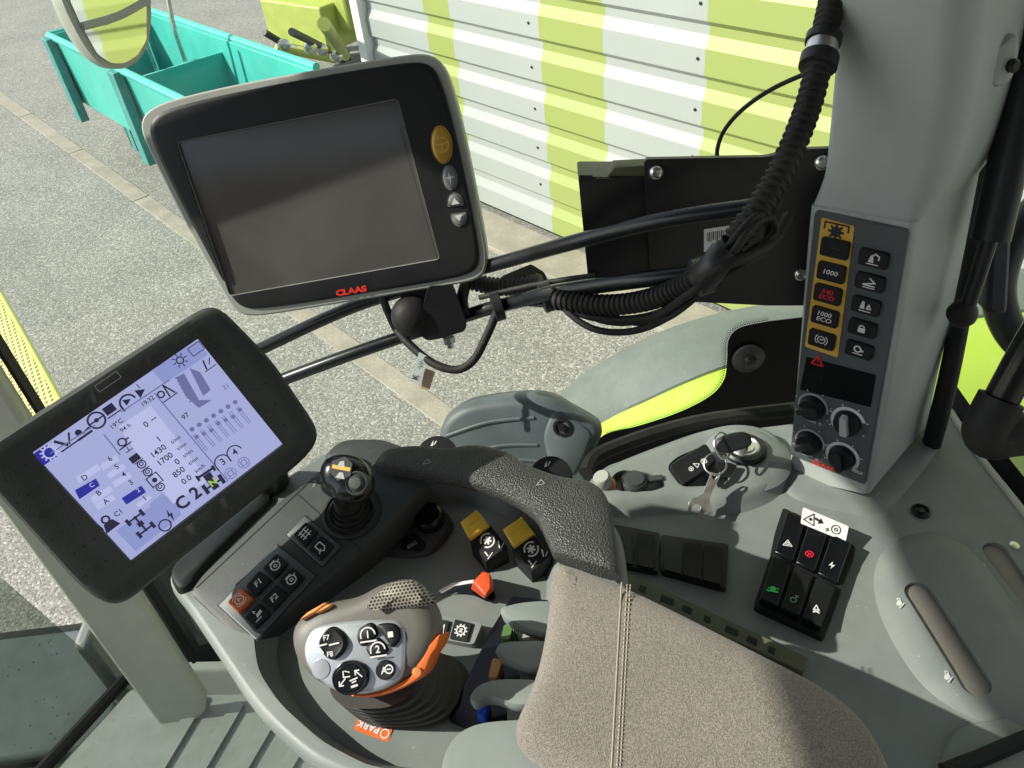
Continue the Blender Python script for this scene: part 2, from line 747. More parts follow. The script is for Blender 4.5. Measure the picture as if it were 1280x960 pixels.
def asphalt():
    m = bpy.data.materials.new('exposed_aggregate')
    m.use_nodes = True
    nt = m.node_tree
    N, L = nt.nodes, nt.links
    b = N['Principled BSDF']
    b.inputs['Roughness'].default_value = .85
    tc = N.new('ShaderNodeTexCoord')
    v = N.new('ShaderNodeTexVoronoi')
    v.inputs['Scale'].default_value = 105
    L.new(tc.outputs['Object'], v.inputs['Vector'])
    sp = N.new('ShaderNodeSeparateColor')
    L.new(v.outputs['Color'], sp.inputs['Color'])
    rp = N.new('ShaderNodeValToRGB')
    e = rp.color_ramp.elements
    e[0].position, e[0].color = 0, (.15, .147, .135, 1)
    e[1].position, e[1].color = 1, (.45, .437, .40, 1)
    for p, c in ((.3, (.195, .19, .175, 1)), (.65, (.26, .253, .233, 1)), (.88, (.33, .322, .297, 1))):
        q = e.new(p)
        q.color = c
    L.new(sp.outputs['Red'], rp.inputs['Fac'])
    nz = N.new('ShaderNodeTexNoise')
    nz.inputs['Scale'].default_value = 1.6
    nz.inputs['Detail'].default_value = 6
    L.new(tc.outputs['Object'], nz.inputs['Vector'])
    mr = N.new('ShaderNodeMapRange')
    mr.inputs['To Min'].default_value = .78
    mr.inputs['To Max'].default_value = 1.24
    L.new(nz.outputs['Fac'], mr.inputs['Value'])
    mx = N.new('ShaderNodeMix')
    mx.data_type = 'RGBA'
    mx.blend_type = 'MULTIPLY'
    mx.inputs['Factor'].default_value = 1
    L.new(rp.outputs['Color'], mx.inputs['A'])
    L.new(mr.outputs['Result'], mx.inputs['B'])
    L.new(mx.outputs['Result'], b.inputs['Base Color'])
    bp = N.new('ShaderNodeBump')
    bp.inputs['Strength'].default_value = .6
    bp.inputs['Distance'].default_value = .004
    bp.invert = True
    L.new(v.outputs['Distance'], bp.inputs['Height'])
    L.new(bp.outputs['Normal'], b.inputs['Normal'])
    return m


M['asphalt'] = asphalt()


def clear(name, tint=(.95, .97, .94), dirt=0.0, dcol=(.3, .32, .3)):
    """window glass: lets light through, mirrors a little; optional dirt film"""
    m = bpy.data.materials.new(name)
    m.use_nodes = True
    nt = m.node_tree
    N, L = nt.nodes, nt.links
    N.remove(N['Principled BSDF'])
    out = N['Material Output']
    tr = N.new('ShaderNodeBsdfTransparent')
    tr.inputs['Color'].default_value = tuple(tint) + (1,)
    gl = N.new('ShaderNodeBsdfGlossy')
    gl.inputs['Roughness'].default_value = .02
    lw = N.new('ShaderNodeLayerWeight')
    lw.inputs['Blend'].default_value = .2
    fr = N.new('ShaderNodeMath')
    fr.operation = 'MULTIPLY'
    fr.inputs[1].default_value = .35
    L.new(lw.outputs['Facing'], fr.inputs[0])
    mx = N.new('ShaderNodeMixShader')
    L.new(fr.outputs[0], mx.inputs['Fac'])
    L.new(tr.outputs['BSDF'], mx.inputs[1])
    L.new(gl.outputs['BSDF'], mx.inputs[2])
    last = mx.outputs['Shader']
    if dirt:
        tc = N.new('ShaderNodeTexCoord')
        mp = N.new('ShaderNodeMapping')
        mp.inputs['Scale'].default_value = (1, 1, .35)
        L.new(tc.outputs['Object'], mp.inputs['Vector'])
        nz = N.new('ShaderNodeTexNoise')
        nz.inputs['Scale'].default_value = 16
        nz.inputs['Detail'].default_value = 8
        nz.inputs['Roughness'].default_value = .65
        L.new(mp.outputs['Vector'], nz.inputs['Vector'])
        mr = N.new('ShaderNodeMapRange')
        mr.inputs['From Min'].default_value = .4
        mr.inputs['From Max'].default_value = .75
        mr.inputs['To Min'].default_value = dirt * .5
        mr.inputs['To Max'].default_value = dirt
        L.new(nz.outputs['Fac'], mr.inputs['Value'])
        vo = N.new('ShaderNodeTexVoronoi')
        vo.inputs['Scale'].default_value = 110
        L.new(tc.outputs['Object'], vo.inputs['Vector'])
        m2 = N.new('ShaderNodeMapRange')
        m2.inputs['From Min'].default_value = .2
        m2.inputs['From Max'].default_value = .1
        L.new(vo.outputs['Distance'], m2.inputs['Value'])
        m3 = N.new('ShaderNodeMath')
        m3.operation = 'MULTIPLY'
        sp = N.new('ShaderNodeSeparateColor')
        L.new(vo.outputs['Color'], sp.inputs['Color'])
        g = N.new('ShaderNodeMath')
        g.operation = 'GREATER_THAN'
        g.inputs[1].default_value = .8
        L.new(sp.outputs['Red'], g.inputs[0])
        L.new(m2.outputs['Result'], m3.inputs[0])
        L.new(g.outputs['Value'], m3.inputs[1])
        ad = N.new('ShaderNodeMath')
        ad.operation = 'MAXIMUM'
        L.new(mr.outputs['Result'], ad.inputs[0])
        L.new(m3.outputs['Value'], ad.inputs[1])
        df = N.new('ShaderNodeBsdfDiffuse')
        df.inputs['Color'].default_value = tuple(dcol) + (1,)
        m4 = N.new('ShaderNodeMixShader')
        L.new(ad.outputs['Value'], m4.inputs['Fac'])
        L.new(last, m4.inputs[1])
        L.new(df.outputs['BSDF'], m4.inputs[2])
        last = m4.outputs['Shader']
    L.new(last, out.inputs['Surface'])
    return m


M['glass'] = clear('window_glass')
M['dirtyglass'] = clear('dirty_glass', (.72, .76, .72), .26, (.15, .17, .15))


def dots(name, c_dot, c_bg, scale, rad, rough=.4):
    """round dots in staggered rows over an object's X/Z-like local UV (stored as UV map)"""
    m = bpy.data.materials.new(name)
    m.use_nodes = True
    nt = m.node_tree
    N, L = nt.nodes, nt.links
    b = N['Principled BSDF']
    b.inputs['Roughness'].default_value = rough
    uv = N.new('ShaderNodeUVMap')
    d = []
    for off in (0, .5):
        mp = N.new('ShaderNodeMapping')
        mp.inputs['Scale'].default_value = (scale, scale * .577, 1)
        mp.inputs['Location'].default_value = (off, off, 0)
        L.new(uv.outputs['UV'], mp.inputs['Vector'])
        fr = N.new('ShaderNodeVectorMath')
        fr.operation = 'FRACTION'
        L.new(mp.outputs['Vector'], fr.inputs[0])
        sb = N.new('ShaderNodeVectorMath')
        sb.operation = 'SUBTRACT'
        sb.inputs[1].default_value = (.5, .5, 0)
        L.new(fr.outputs['Vector'], sb.inputs[0])
        ml = N.new('ShaderNodeVectorMath')
        ml.operation = 'MULTIPLY'
        ml.inputs[1].default_value = (1, 1.733, 0)
        L.new(sb.outputs['Vector'], ml.inputs[0])
        ln = N.new('ShaderNodeVectorMath')
        ln.operation = 'LENGTH'
        L.new(ml.outputs['Vector'], ln.inputs[0])
        d.append(ln.outputs['Value'])
    mn = N.new('ShaderNodeMath')
    mn.operation = 'MINIMUM'
    L.new(d[0], mn.inputs[0])
    L.new(d[1], mn.inputs[1])
    lt = N.new('ShaderNodeMath')
    lt.operation = 'LESS_THAN'
    lt.inputs[1].default_value = rad
    L.new(mn.outputs['Value'], lt.inputs[0])
    mx = N.new('ShaderNodeMix')
    mx.data_type = 'RGBA'
    mx.inputs['A'].default_value = tuple(c_bg) + (1,)
    mx.inputs['B'].default_value = tuple(c_dot) + (1,)
    L.new(lt.outputs['Value'], mx.inputs['Factor'])
    L.new(mx.outputs['Result'], b.inputs['Base Color'])
    return m


def uvplane(o, fr):
    me = o.data
    uv = me.uv_layers.new(name='UVMap')
    org = ORG[o.name]
    for lp in me.loops:
        q = me.vertices[lp.vertex_index].co + org - fr.o
        uv.data[lp.index].uv = (q.dot(fr.ex), q.dot(fr.ey))


M['dotlime'] = dots('dotted_lime', (.04, .045, .02), (.50, .52, .12), 95, .28)
M['mesh'] = dots('speaker_mesh', (.012, .012, .01), (.28, .26, .21), 420, .34)


def lit(name, col, s=1.0):
    m = bpy.data.materials.new(name)
    m.use_nodes = True
    b = m.node_tree.nodes['Principled BSDF']
    b.inputs['Base Color'].default_value = (.02, .02, .02, 1)
    b.inputs['Roughness'].default_value = .35
    b.inputs['Emission Color'].default_value = tuple(col) + (1,)
    b.inputs['Emission Strength'].default_value = s
    return m


S_ = .66
M['scr'] = lit('screen_lavender', (.36, .39, .66), S_)
M['scr_hi'] = lit('screen_pale', (.46, .49, .76), S_)
M['scr_lo'] = lit('screen_blue', (.25, .29, .58), S_)
M['scr_ink'] = lit('screen_ink', (.012, .012, .04), S_)
M['scr_mid'] = lit('screen_grey', (.14, .15, .33), S_)
M['scr_sel'] = lit('screen_selected', (.02, .02, .3), S_)
M['scr_green'] = lit('screen_green', (.35, .55, .1), S_)

# ------------------------------------------------------------------ daylight
SUN = V((-.80, -.005, .615)).normalized()
w = bpy.data.worlds.new('World')
SC.world = w
w.use_nodes = True
nt = w.node_tree
sk = nt.nodes.new('ShaderNodeTexSky')
sk.sky_type = 'NISHITA'
sk.sun_disc = False
sk.sun_elevation = math.asin(SUN.z)
sk.sun_rotation = math.atan2(SUN.x, SUN.y)
hs_ = nt.nodes.new('ShaderNodeHueSaturation')
hs_.inputs['Saturation'].default_value = .45
nt.links.new(sk.outputs['Color'], hs_.inputs['Color'])
nt.links.new(hs_.outputs['Color'], nt.nodes['Background'].inputs['Color'])
nt.nodes['Background'].inputs['Strength'].default_value = .15
sl = bpy.data.lights.new('sun', 'SUN')
sl.energy = 4.4
sl.angle = math.radians(.53)
sl.color = (1, .965, .85)
so = bpy.data.objects.new('sun', sl)
so.rotation_euler = SUN.to_track_quat('Z', 'Y').to_euler()
so.location = (-3, -1, 6)
COL.objects.link(so)
SC.view_settings.view_transform = 'Standard'
SC.view_settings.look = 'None'
SC.view_settings.exposure = .62
SC.view_settings.gamma = 1

exec_parts = []
# ================================================================== OUTDOORS
UP = (0, 0, 1)
G0 = Fr((0, 0, 0), UP)
bm = new()
sheetL(bm, G0, [(-80, -60), (80, -60), (80, 80), (-80, 80)], 0)
tag(obj('ground', bm, M['asphalt']), kind='structure')
# drainage strip running beside the building
KD = V((-.616, .788, 0))                       # direction of the building and the strip
KN = V((.788, .616, 0))
k0 = PZ(431, 445, 0)
k1 = PZ(472, 445, 0)
kw = (k1 - k0).dot(KN)
bm = new()
kf = Fr(k0, UP, KD)
for i in range(-4, 14):
    a = i * 1.5
    prismL(bm, kf, [(a + .006, 0), (a + 1.494, 0), (a + 1.494, -kw), (a + .006, -kw)], -.05, .005)
tag(obj('drain_strip', bm, M['concrete'], bev=.003), kind='structure')
# building
wb = PZ(604, 262, 0)                           # foot of the wall
wl = PZ(470, 195, 0)                           # about the left corner
WF = Fr(wb, -KN, -KD)                          # ex runs to the right along the wall, ey = up
if WF.ey.z < 0:
    WF = Fr(wb, -KN, KD)


def wloc(u, v):
    return WF.loc(u, v)


sgn = 1 if WF.ex.dot(-KD) > 0 else -1
bm = new()
sl0 = Fr(wb, UP, KD)
prismL(bm, sl0, [(-9 * 1, .02), (3.9, .02), (3.9, .34), (-9, .34)] if sl0.ey.dot(-KN) > 0 else [(-9, -.02), (3.9, -.02), (3.9, -.34), (-9, -.34)], -.1, .03)
tag(obj('pavement', bm, M['concrete'], bev=.006), kind='structure')
aL = wloc(466, 60)[0]                          # wall's left end
aR = aL + 12
PIT = .236
zs = []
zz = .06
while zz < 6.2:
    zs += [(zz, .0), (zz + PIT * .50, .0), (zz + PIT * .73, -.024), (zz + PIT * .90, -.024)]
    zz += PIT
hall = thing('garage', 'white ribbed metal garage wall painted with lime green vertical stripes', 'building', WF.w(aL, 0, 0))
# stripes: real paint bands at fixed places along the wall
st = []
for (ul, ur, v) in ((529, 560.7, 10), (675, 753.5, 60), (882, 1040, 60)):
    st.append((wloc(ul, v)[0], wloc(ur, v)[0]))
st = [(a, b) for a, b in st]
gap = st[2][0] - st[1][0]
st[2] = (st[2][0], st[2][0] + (st[1][1] - st[1][0]) * 1.45)
st.append((st[2][1] + .9, st[2][1] + 1.7))


def wallmat():
    m = mat('ribbed_cladding', (.38, .40, .395), .4, var=.03, vs=1.5, coat=.1)
    nt = m.node_tree
    N, L = nt.nodes, nt.links
    b = N['Principled BSDF']
    uv = N.new('ShaderNodeUVMap')
    sx = N.new('ShaderNodeSeparateXYZ')
    L.new(uv.outputs['UV'], sx.inputs['Vector'])
    tot = None
    for a, c in st:
        g = N.new('ShaderNodeMath')
        g.operation = 'GREATER_THAN'
        g.inputs[1].default_value = a
        l = N.new('ShaderNodeMath')
        l.operation = 'LESS_THAN'
        l.inputs[1].default_value = c
        L.new(sx.outputs['X'], g.inputs[0])
        L.new(sx.outputs['X'], l.inputs[0])
        mu = N.new('ShaderNodeMath')
        mu.operation = 'MULTIPLY'
        L.new(g.outputs[0], mu.inputs[0])
        L.new(l.outputs[0], mu.inputs[1])
        if tot is None:
            tot = mu.outputs[0]
        else:
            ad = N.new('ShaderNodeMath')
            ad.operation = 'MAXIMUM'
            L.new(tot, ad.inputs[0])
            L.new(mu.outputs[0], ad.inputs[1])
            tot = ad.outputs[0]
    mx = N.new('ShaderNodeMix')
    mx.data_type = 'RGBA'
    src = b.inputs['Base Color'].links[0].from_socket
    L.new(src, mx.inputs['A'])
    mx.inputs['B'].default_value = (.315, .365, .115, 1)
    L.new(tot, mx.inputs['Factor'])
    L.new(mx.outputs['Result'], b.inputs['Base Color'])
    return m


bm = new()
r0 = [WF.w(aL, z, h) for z, h in zs]
r1 = [WF.w(aR, z, h) for z, h in zs]
b0 = [WF.w(aL, z, -.3) for z, h in reversed(zs)]
loft(bm, [r0, r1], False, False, closed=False)
cl = obj('cladding', bm, wallmat(), hall)
cl.data.set_sharp_from_angle(angle=math.radians(20))
uvplane(cl, WF)
bm = new()
boxb(bm, WF.w(aL - .005, .03, -.35), WF.ex * 12, WF.n * .28, V((0, 0, 6.2)))
obj('backing_wall', bm, M['concrete'], hall)
bm = new()
boxb(bm, WF.w(aL - .11, 0, -.05), WF.ex * .1, WF.n * .1, V((0, 0, 6.2)))
obj('corner_trim', bm, mat('white_trim', (.75, .77, .76), .45), hall, bev=.008)
sa = wloc(663, 60)[0]
sb_ = wloc(873, 60)[0]
for a in (sa, sb_):
    for i in range(1, 11):
        bm = new()
        lathe(bm, WF.w(a, .06 + PIT * i + PIT * .3, 0), WF.n, [(.008, 0), (.008, .004), (.004, .006)], 8)
        obj('screw', bm, M['metalblk'], hall)
# teal tipping box -----------------------------------------------------------
zr = .95
TA, TC = PZ(62, 46, zr), PZ(396, 86, zr)
bx = Fr(TA, UP, -KD)                            # ex: towards the viewer along the strip
tb = thing('transport_box', 'turquoise steel tipping box with open top and inner partition, on the pavement', 'trailer', (TA + TC) / 2 - V((0, 0, zr)))
la, lb = bx.loc(190, 160, 0)
cx, cb = bx.loc(396, 86, 0)
LEN = cx
WID = cb
sg = 1 if WID > 0 else -1
FL = -.55
tk = .04


def wallbx(p0, p1, z0, z1, t, lean=0.0):
    bm = new()
    p0, p1 = V(p0), V(p1)
    d = (p1 - p0).normalized()
    q = V((-d.y, d.x))
    m = (p0 + p1) / 2
    c = V((LEN / 2, WID / 2))
    if q.dot(c - m) < 0:
        q = -q
    a, b = p0, p1
    a2, b2 = p0 + q * lean, p1 + q * lean
    loft(bm, [[bx.w(*a2, z0), bx.w(*b2, z0), bx.w(*(b2 + q * t), z0), bx.w(*(a2 + q * t), z0)],
              [bx.w(*a, z1), bx.w(*b, z1), bx.w(*(b + q * t), z1), bx.w(*(a + q * t), z1)]])
    return bm


obj('side_wall', wallbx((0, 0), (LEN, 0), FL, 0, tk, .03), M['teal'], tb, bev=.006)
obj('side_wall', wallbx((0, WID), (LEN, WID), FL, 0, tk, .03), M['teal'], tb, bev=.006)
obj('tailgate', wallbx((LEN - .01, 0), (LEN - .01, WID), FL, -.04, tk, .1), M['teal'], tb, bev=.006)
obj('front_wall', wallbx((0, 0), (0, WID), FL, .02, tk, .0), M['teal'], tb, bev=.006)
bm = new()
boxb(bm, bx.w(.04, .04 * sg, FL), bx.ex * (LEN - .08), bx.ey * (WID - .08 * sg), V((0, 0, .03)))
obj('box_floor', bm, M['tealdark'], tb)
obj('partition', wallbx((LEN * .52, tk), (LEN * .52, WID - tk), FL + .03, -.10, .03), M['teal'], tb, bev=.004)
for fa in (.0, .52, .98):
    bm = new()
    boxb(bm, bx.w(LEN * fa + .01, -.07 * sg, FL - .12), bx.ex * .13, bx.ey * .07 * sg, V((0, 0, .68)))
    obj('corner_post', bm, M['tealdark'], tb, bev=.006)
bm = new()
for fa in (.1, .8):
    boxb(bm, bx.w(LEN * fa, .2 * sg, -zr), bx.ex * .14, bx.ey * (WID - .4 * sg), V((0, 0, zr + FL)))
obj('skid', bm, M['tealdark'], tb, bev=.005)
for fb in (.35, .62):
    bm = new()
    p = bx.w(LEN * .5, WID * fb, -.1)
    tube(bm, [p, p + V((0, 0, .25)), p + V((.03, .02, .5))], .018, 8)
    obj('latch_lever', bm, M['steel'], tb)
for (p, q) in (((0, 0), (LEN, 0)), ((0, WID), (LEN, WID)), ((0, 0), (0, WID))):
    bm = new()
    tube(bm, [bx.w(*p, .012), bx.w(*V(p).lerp(V(q), .5), .012), bx.w(*q, .012)], .028, 8, 1)
    obj('top_rail', bm, M['teal'], tb)
# lime implement near the corner of the garage ------------------------------
ib = PZ(400, 62, 0)
im = thing('farm_implement', 'lime green farm implement with hitch frame parked beyond the turquoise box', 'farm machine', ib)


def slab(px0, px1, z0, z1, dy):
    a = PZ(*px0, z0)
    b = PZ(*px1, z0)
    bm = new()
    d = b - a
    boxb(bm, a, d, V((-d.y, d.x, 0)).normalized() * dy, V((0, 0, z1 - z0)))
    return bm


M['imp'] = mat('dull_lime', (.36, .42, .09), .5, var=.1, vs=8, dust=.15)
obj('hitch_frame', slab((338, 52), (412, 66), .35, .75, .4), M['imp'], im, bev=.02)
obj('side_plate', slab((372, 62), (392, 64), .05, 1.0, .08), M['imp'], im, bev=.01)
obj('side_plate', slab((410, 66), (428, 72), .05, 1.1, .08), M['imp'], im, bev=.01)
obj('body', slab((350, 20), (440, 42), .5, 1.6, .8), M['imp'], im, bev=.05)
obj('drawbar', slab((395, 72), (428, 80), .1, .2, .12), M['dark'], im, bev=.01)
for (p0, p1, z0, z1, r) in (((345, 60), (420, 75), .5, .25, .035), ((365, 40), (410, 62), 1.0, .5, .03), ((405, 30), (432, 70), 1.2, .3, .045), ((330, 40), (360, 58), .7, .5, .03)):
    bm = new()
    a, b = PZ(*p0, z0), PZ(*p1, z1)
    tube(bm, [a, a.lerp(b, .5), b], r, 10, 1)
    obj('link_arm', bm, M['imp'] if r != .03 else M['dark'], im)
for (p, z) in (((355, 56), .6), ((388, 60), .7), ((402, 62), .6), ((420, 70), .5)):
    bm = new()
    lathe(bm, PZ(*p, z), V((.3, -.9, .2)), [(.05, -.05), (.05, .05), (.02, .06)], 12)
    obj('hitch_pin', bm, M['steel'], im)
bm = new()
q = PZ(445, 50, .0)
lathe(bm, q + V((.05, .15, .45)), WF.n, [(.25, -.12), (.42, -.12), (.47, -.08), (.47, .08), (.42, .12), (.25, .12)], 28)
obj('tyre', bm, M['rubber'], im)
# door mirror outside --------------------------------------------------------
md = 1.9
mc = P(150, 30, md)
MF = Fr(mc, V((.80, -.56, .05)), (.56, .80, 0))
mr_ = thing('wing_mirror', 'grey rimmed outside mirror reflecting the striped garage, above the turquoise box', 'mirror', mc)
mo = [(75, -25), (80, 0), (96, 38), (118, 72), (135, 82), (152, 82), (170, 72), (181, 52), (183, 20), (180, -25)]
ml = crom(ccw([MF.loc(u, v) for u, v in mo]), 5)
bm = new()
pillowL(bm, MF, inset(ml, -.008), [(.03, -.07), (.008, -.05), (0, -.02), (0, .006), (.006, .006)])
obj('mirror_housing', bm, M['edgegrey'], mr_)
mm = bpy.data.materials.new('mirror_glass')
mm.use_nodes = True
b = mm.node_tree.nodes['Principled BSDF']
b.inputs['Metallic'].default_value = 1
b.inputs['Roughness'].default_value = .03
b.inputs['Base Color'].default_value = (.93, .95, .9, 1)
gl = ml
bm = new()
up_ = [MF.loc(u, v) for u, v in ((80, -25), (84, 0), (98, 31), (130, 25), (181, -2), (178, -25))]
prismL(bm, MF, up_, .006, .010)
obj('main_glass', bm, mm, mr_)
bm = new()
lo_ = [MF.loc(u, v) for u, v in ((101, 36), (132, 31), (180, 5), (180, 50), (169, 69), (152, 79), (136, 79), (119, 68))]
prismL(bm, MF, rnd(ccw(lo_), .01), .006, .010)
obj('wide_glass', bm, mm, mr_)
bm = new()
tube(bm, [MF.w(*MF.loc(100, 33), .011), MF.w(*MF.loc(145, 20), .011), MF.w(*MF.loc(182, 0), .011)], .009, 8)
obj('divider', bm, M['edgegrey'], mr_)
# ================================================================== CAB SHELL
YW = .80                                        # inner face of the right-hand window
# fender -----------------------------------------------------------
fe = thing('rear_fender', 'lime green tractor fender with grey rubber outer edge, outside the window', 'fender', (.4, 1.0, 1.6))
far_ = [(690, 505), (730, 468), (775, 440), (830, 413), (900, 391), (1000, 372), (1150, 345), (1300, 335), (1420, 340)]
mid_ = [(728, 540), (765, 518), (810, 497), (856, 476), (908, 456), (1000, 428), (1150, 405), (1300, 385), (1420, 390)]
zz_ = [1.50, 1.57, 1.63, 1.68, 1.71, 1.73, 1.74, 1.74, 1.72]
fr_o = [PZ(u, v, z) for (u, v), z in zip(far_, zz_)]
fr_m = [PZ(u, v, z + .02) for (u, v), z in zip(mid_, zz_)]
fo = [V(q) for q in crom([tuple(q) for q in fr_o], 6, False)]
fm = [V(q) for q in crom([tuple(q) for q in fr_m], 6, False)]
bm = new()
loft(bm, [[q + V((0, .035, -.10)) for q in fo], [q + V((0, .025, -.02)) for q in fo], fo,
          [a.lerp(b, .35) + V((0, 0, .012)) for a, b in zip(fo, fm)], [a.lerp(b, .8) + V((0, 0, .008)) for a, b in zip(fo, fm)], fm,
          [q + V((0, -.004, -.02)) for q in fm]], False, False, closed=False)
obj('rubber_edge', bm, M['fend'], fe)
bm = new()
loft(bm, [[q + V((0, .01, -.006)) for q in fm], [V((q.x, q.y - .04, q.z - .004)) for q in fm], [V((q.x, max(YW + .05, q.y - .12), q.z - .02)) for q in fm],
          [V((q.x, YW + .035, q.z - .06)) for q in fm], [V((q.x, YW + .035, q.z - .6)) for q in fm]], False, False, closed=False)
obj('painted_shell', bm, M['lime'], fe)
# floor -----------------------------------------------------------
ZF = 1.35
bm = new()
ff = Fr((-.4, .6, ZF), UP)
fl = [(-420 / 1000, -.62), (.5, -.62), (.5, .085), (-.165, .085)]
A_ = PZ(58, 972, ZF)
B_ = PZ(160, 862, ZF)
fl = [tuple((q - ff.o).xy) for q in (A_ + (A_ - B_) * 3, A_, B_, PZ(228, 842, ZF), PZ(420, 836, ZF))] + [(.5, .1), (.5, -.9), (-.3, -1.3)]
prismL(bm, ff, fl, -.06, 0)
fo_ = tag(obj('floor', bm, M['floor'], bev=.006), kind='structure')
bm = new()
for (u0, v0), (u1, v1) in (((186, 985), (254, 872)), ((238, 985), (300, 880)), ((290, 985), (352, 880)), ((345, 985), (405, 882)), ((400, 985), (455, 880))):
    a, b = PZ(u0, v0, ZF), PZ(u1, v1, ZF)
    a = a + (a - b) * 1.6
    q = V((-(b - a).y, (b - a).x, 0)).normalized()
    f2 = Fr(a, UP, b - a)
    L_ = (b - a).length
    prismL(bm, f2, rnd([(0, -.011), (L_, -.011), (L_, .011), (0, .011)], .008), -.004, .007, -.003)
tag(obj('floor_rib', bm, M['floor'], bev=.002), kind='structure')
bm = new()
a, b, c = PZ(160, 858, ZF + .02), PZ(226, 838, ZF + .05), PZ(430, 833, ZF + .05)
loft(bm, [[a + V((0, 0, -.03)), b + V((0, -.02, -.06)), c + V((0, -.02, -.06))], [b.lerp(a, .9), b, c], [a + V((0, .02, .0)), b + V((0, .015, 0)), c + V((0, .015, 0))]], False, False, closed=False)
tag(obj('floor_upstand', bm, M['floor'], bev=.006), kind='structure')
# windscreen + seal --------------------------------------------------
wt = thing('windscreen', 'dusty lower windscreen pane with dried dirt spots, left of the cream post', 'window', tuple(B_))
XS = B_.x - .012


def PX(u, v, x):
    r = ray(u, v)
    return CAM + r * (x / r.x)


g0 = B_ + V((-.012, .0, .0))
gd = (A_ - B_).normalized()
bm = new()
gp = g0 + V((0, .02, -.05))
ge = g0 + gd * 1.4 + V((0, 0, -.05))
gu = V((-.09, 0, .48))
loft(bm, [[gp, ge, ge + gu, gp + gu], [q + V((-.005, 0, 0)) for q in (gp, ge, ge + gu, gp + gu)]])
obj('lower_glass', bm, M['dirtyglass'], wt)
bm = new()
gv = V((-.20, 0, 1.05))
loft(bm, [[gp + gu, ge + gu, ge + gu + gv, gp + gu + gv], [q + V((-.005, 0, 0)) for q in (gp + gu, ge + gu, ge + gu + gv, gp + gu + gv)]])
obj('upper_glass', bm, M['glass'], wt)
bm = new()
tube(bm, [g0 + V((.004, .02, .004)), g0 + gd * .6 + V((.004, 0, .004)), g0 + gd * 1.4 + V((.004, 0, .004))], .011, 8, 4)
obj('seal', bm, M['rubber'], wt)
# bodywork seen through the windscreen
tk_ = thing('tractor_nose', 'dark grey lower bodywork and step seen through the dusty windscreen', 'bodywork', (-1.0, .8, .9))
bm = new()
boxb(bm, (-2.4, -.2, .55), (1.66, 0, 0), (0, 1.35, 0), (0, 0, .55))
obj('tank', bm, M['rubber'], tk_, bev=.05, seg=4)
bm = new()
boxb(bm, (-1.3, .80, 1.11), (.45, 0, 0), (0, .28, 0), (0, 0, .03))
obj('step_plate', bm, M['hump'], tk_, bev=.01)
bm = new()
boxb(bm, (-.79, .82, 1.05), (.03, 0, 0), (0, .09, 0), (0, 0, .38))
obj('bracket', bm, M['fend'], tk_, bev=.01)
# side window ---------------------------------------------------------
sw = thing('side_window', 'clear side window pane with black dotted border and a bolt, behind the armrest', 'window', (.2, YW, 2.0))
SWF = Fr((0, YW, 2.0), (0, -1, 0), (1, 0, 0))
bm = new()
boxb(bm, (-.57, YW, 1.36), (1.6, 0, 0), (0, .005, 0), (0, 0, 1.5))
obj('glass', bm, M['glass'], sw)
fp = [(1010, 396), (960, 402), (925, 410), (911, 425), (909, 450), (905, 475), (888, 495), (850, 515), (800, 532), (757, 543), (742, 560), (728, 600), (728, 680), (1030, 640)]
bm = new()
prismL(bm, SWF, crom([SWF.loc(u, v, .002) for u, v in fp[1:11]], 8, False) + [SWF.loc(u, v, .002) for u, v in (fp[11], fp[12], fp[13], fp[0])], .0012, .002)
obj('black_border', bm, M['frit'], sw)
# dotted fade along the border
bm = new()
ed = [SWF.loc(u, v, .002) for u, v in ((960, 402), (925, 410), (911, 425), (909, 450), (905, 475), (888, 495), (850, 515), (800, 532), (757, 543))]
ed = crom(ed, 8, False)
acc = 0
for k, rad in ((1, .0011), (2, .0008), (3, .0005)):
    pr = V(ed[0])
    acc = (k % 2) * .0015
    for i in range(len(ed) - 1):
        a, b = V(ed[i]), V(ed[i + 1])
        t = (b - a).normalized()
        nn = V((t.y, -t.x)) * -1
        l = (b - a).length
        s = acc
        while s < l:
            p = a + t * s - V((-t.y, t.x)) * .0026 * k
            sheetL(bm, SWF, [(p.x + x, p.y + y) for x, y in circ(rad, 6)], .0016)
            s += .003
        acc = s - l
o = obj('border_dot', bm, M['frit'], sw, flat=True)
o['kind'] = 'stuff'
bm = new()
c = SWF.hit(935, 447, .004)
lathe(bm, c, (0, -1, 0), [(.021, 0), (.021, .004), (.015, .007), (.009, .008), (.009, .016), (.006, .018)], 24)
obj('bolt', bm, M['metalblk'], sw)
bm = new()
q0, q1 = PY(215, 843, YW - .004), PY(330, 843, YW - .004)
boxb(bm, PY(228, 838, YW - .004) + V((0, 0, -.06)), V((.9, 0, 0)), V((0, -.004, 0)), V((0, 0, .062)))
for k in range(9):
    p = PY(188 + 3.2 * k, 757 + 4.6 * k, YW - .006)
    sheetL(bm, SWF, [((p.x) + x, p.z - 2.0 + y) for x, y in circ(.0016, 6)], .007)
obj('bottom_border', bm, M['frit'], sw)
# A pillar -------------------------------------------------------------
ap = PZ(200, 905, ZF)
YA = ap.y
AP = Fr(ap, (0, -1, 0), (1, 0, 0))
fpst = thing('front_pillar', 'pale cream corner post running down to the cab floor beside the colour display', 'pillar', tuple(ap))


def al(u, v):
    return AP.loc(u, v)


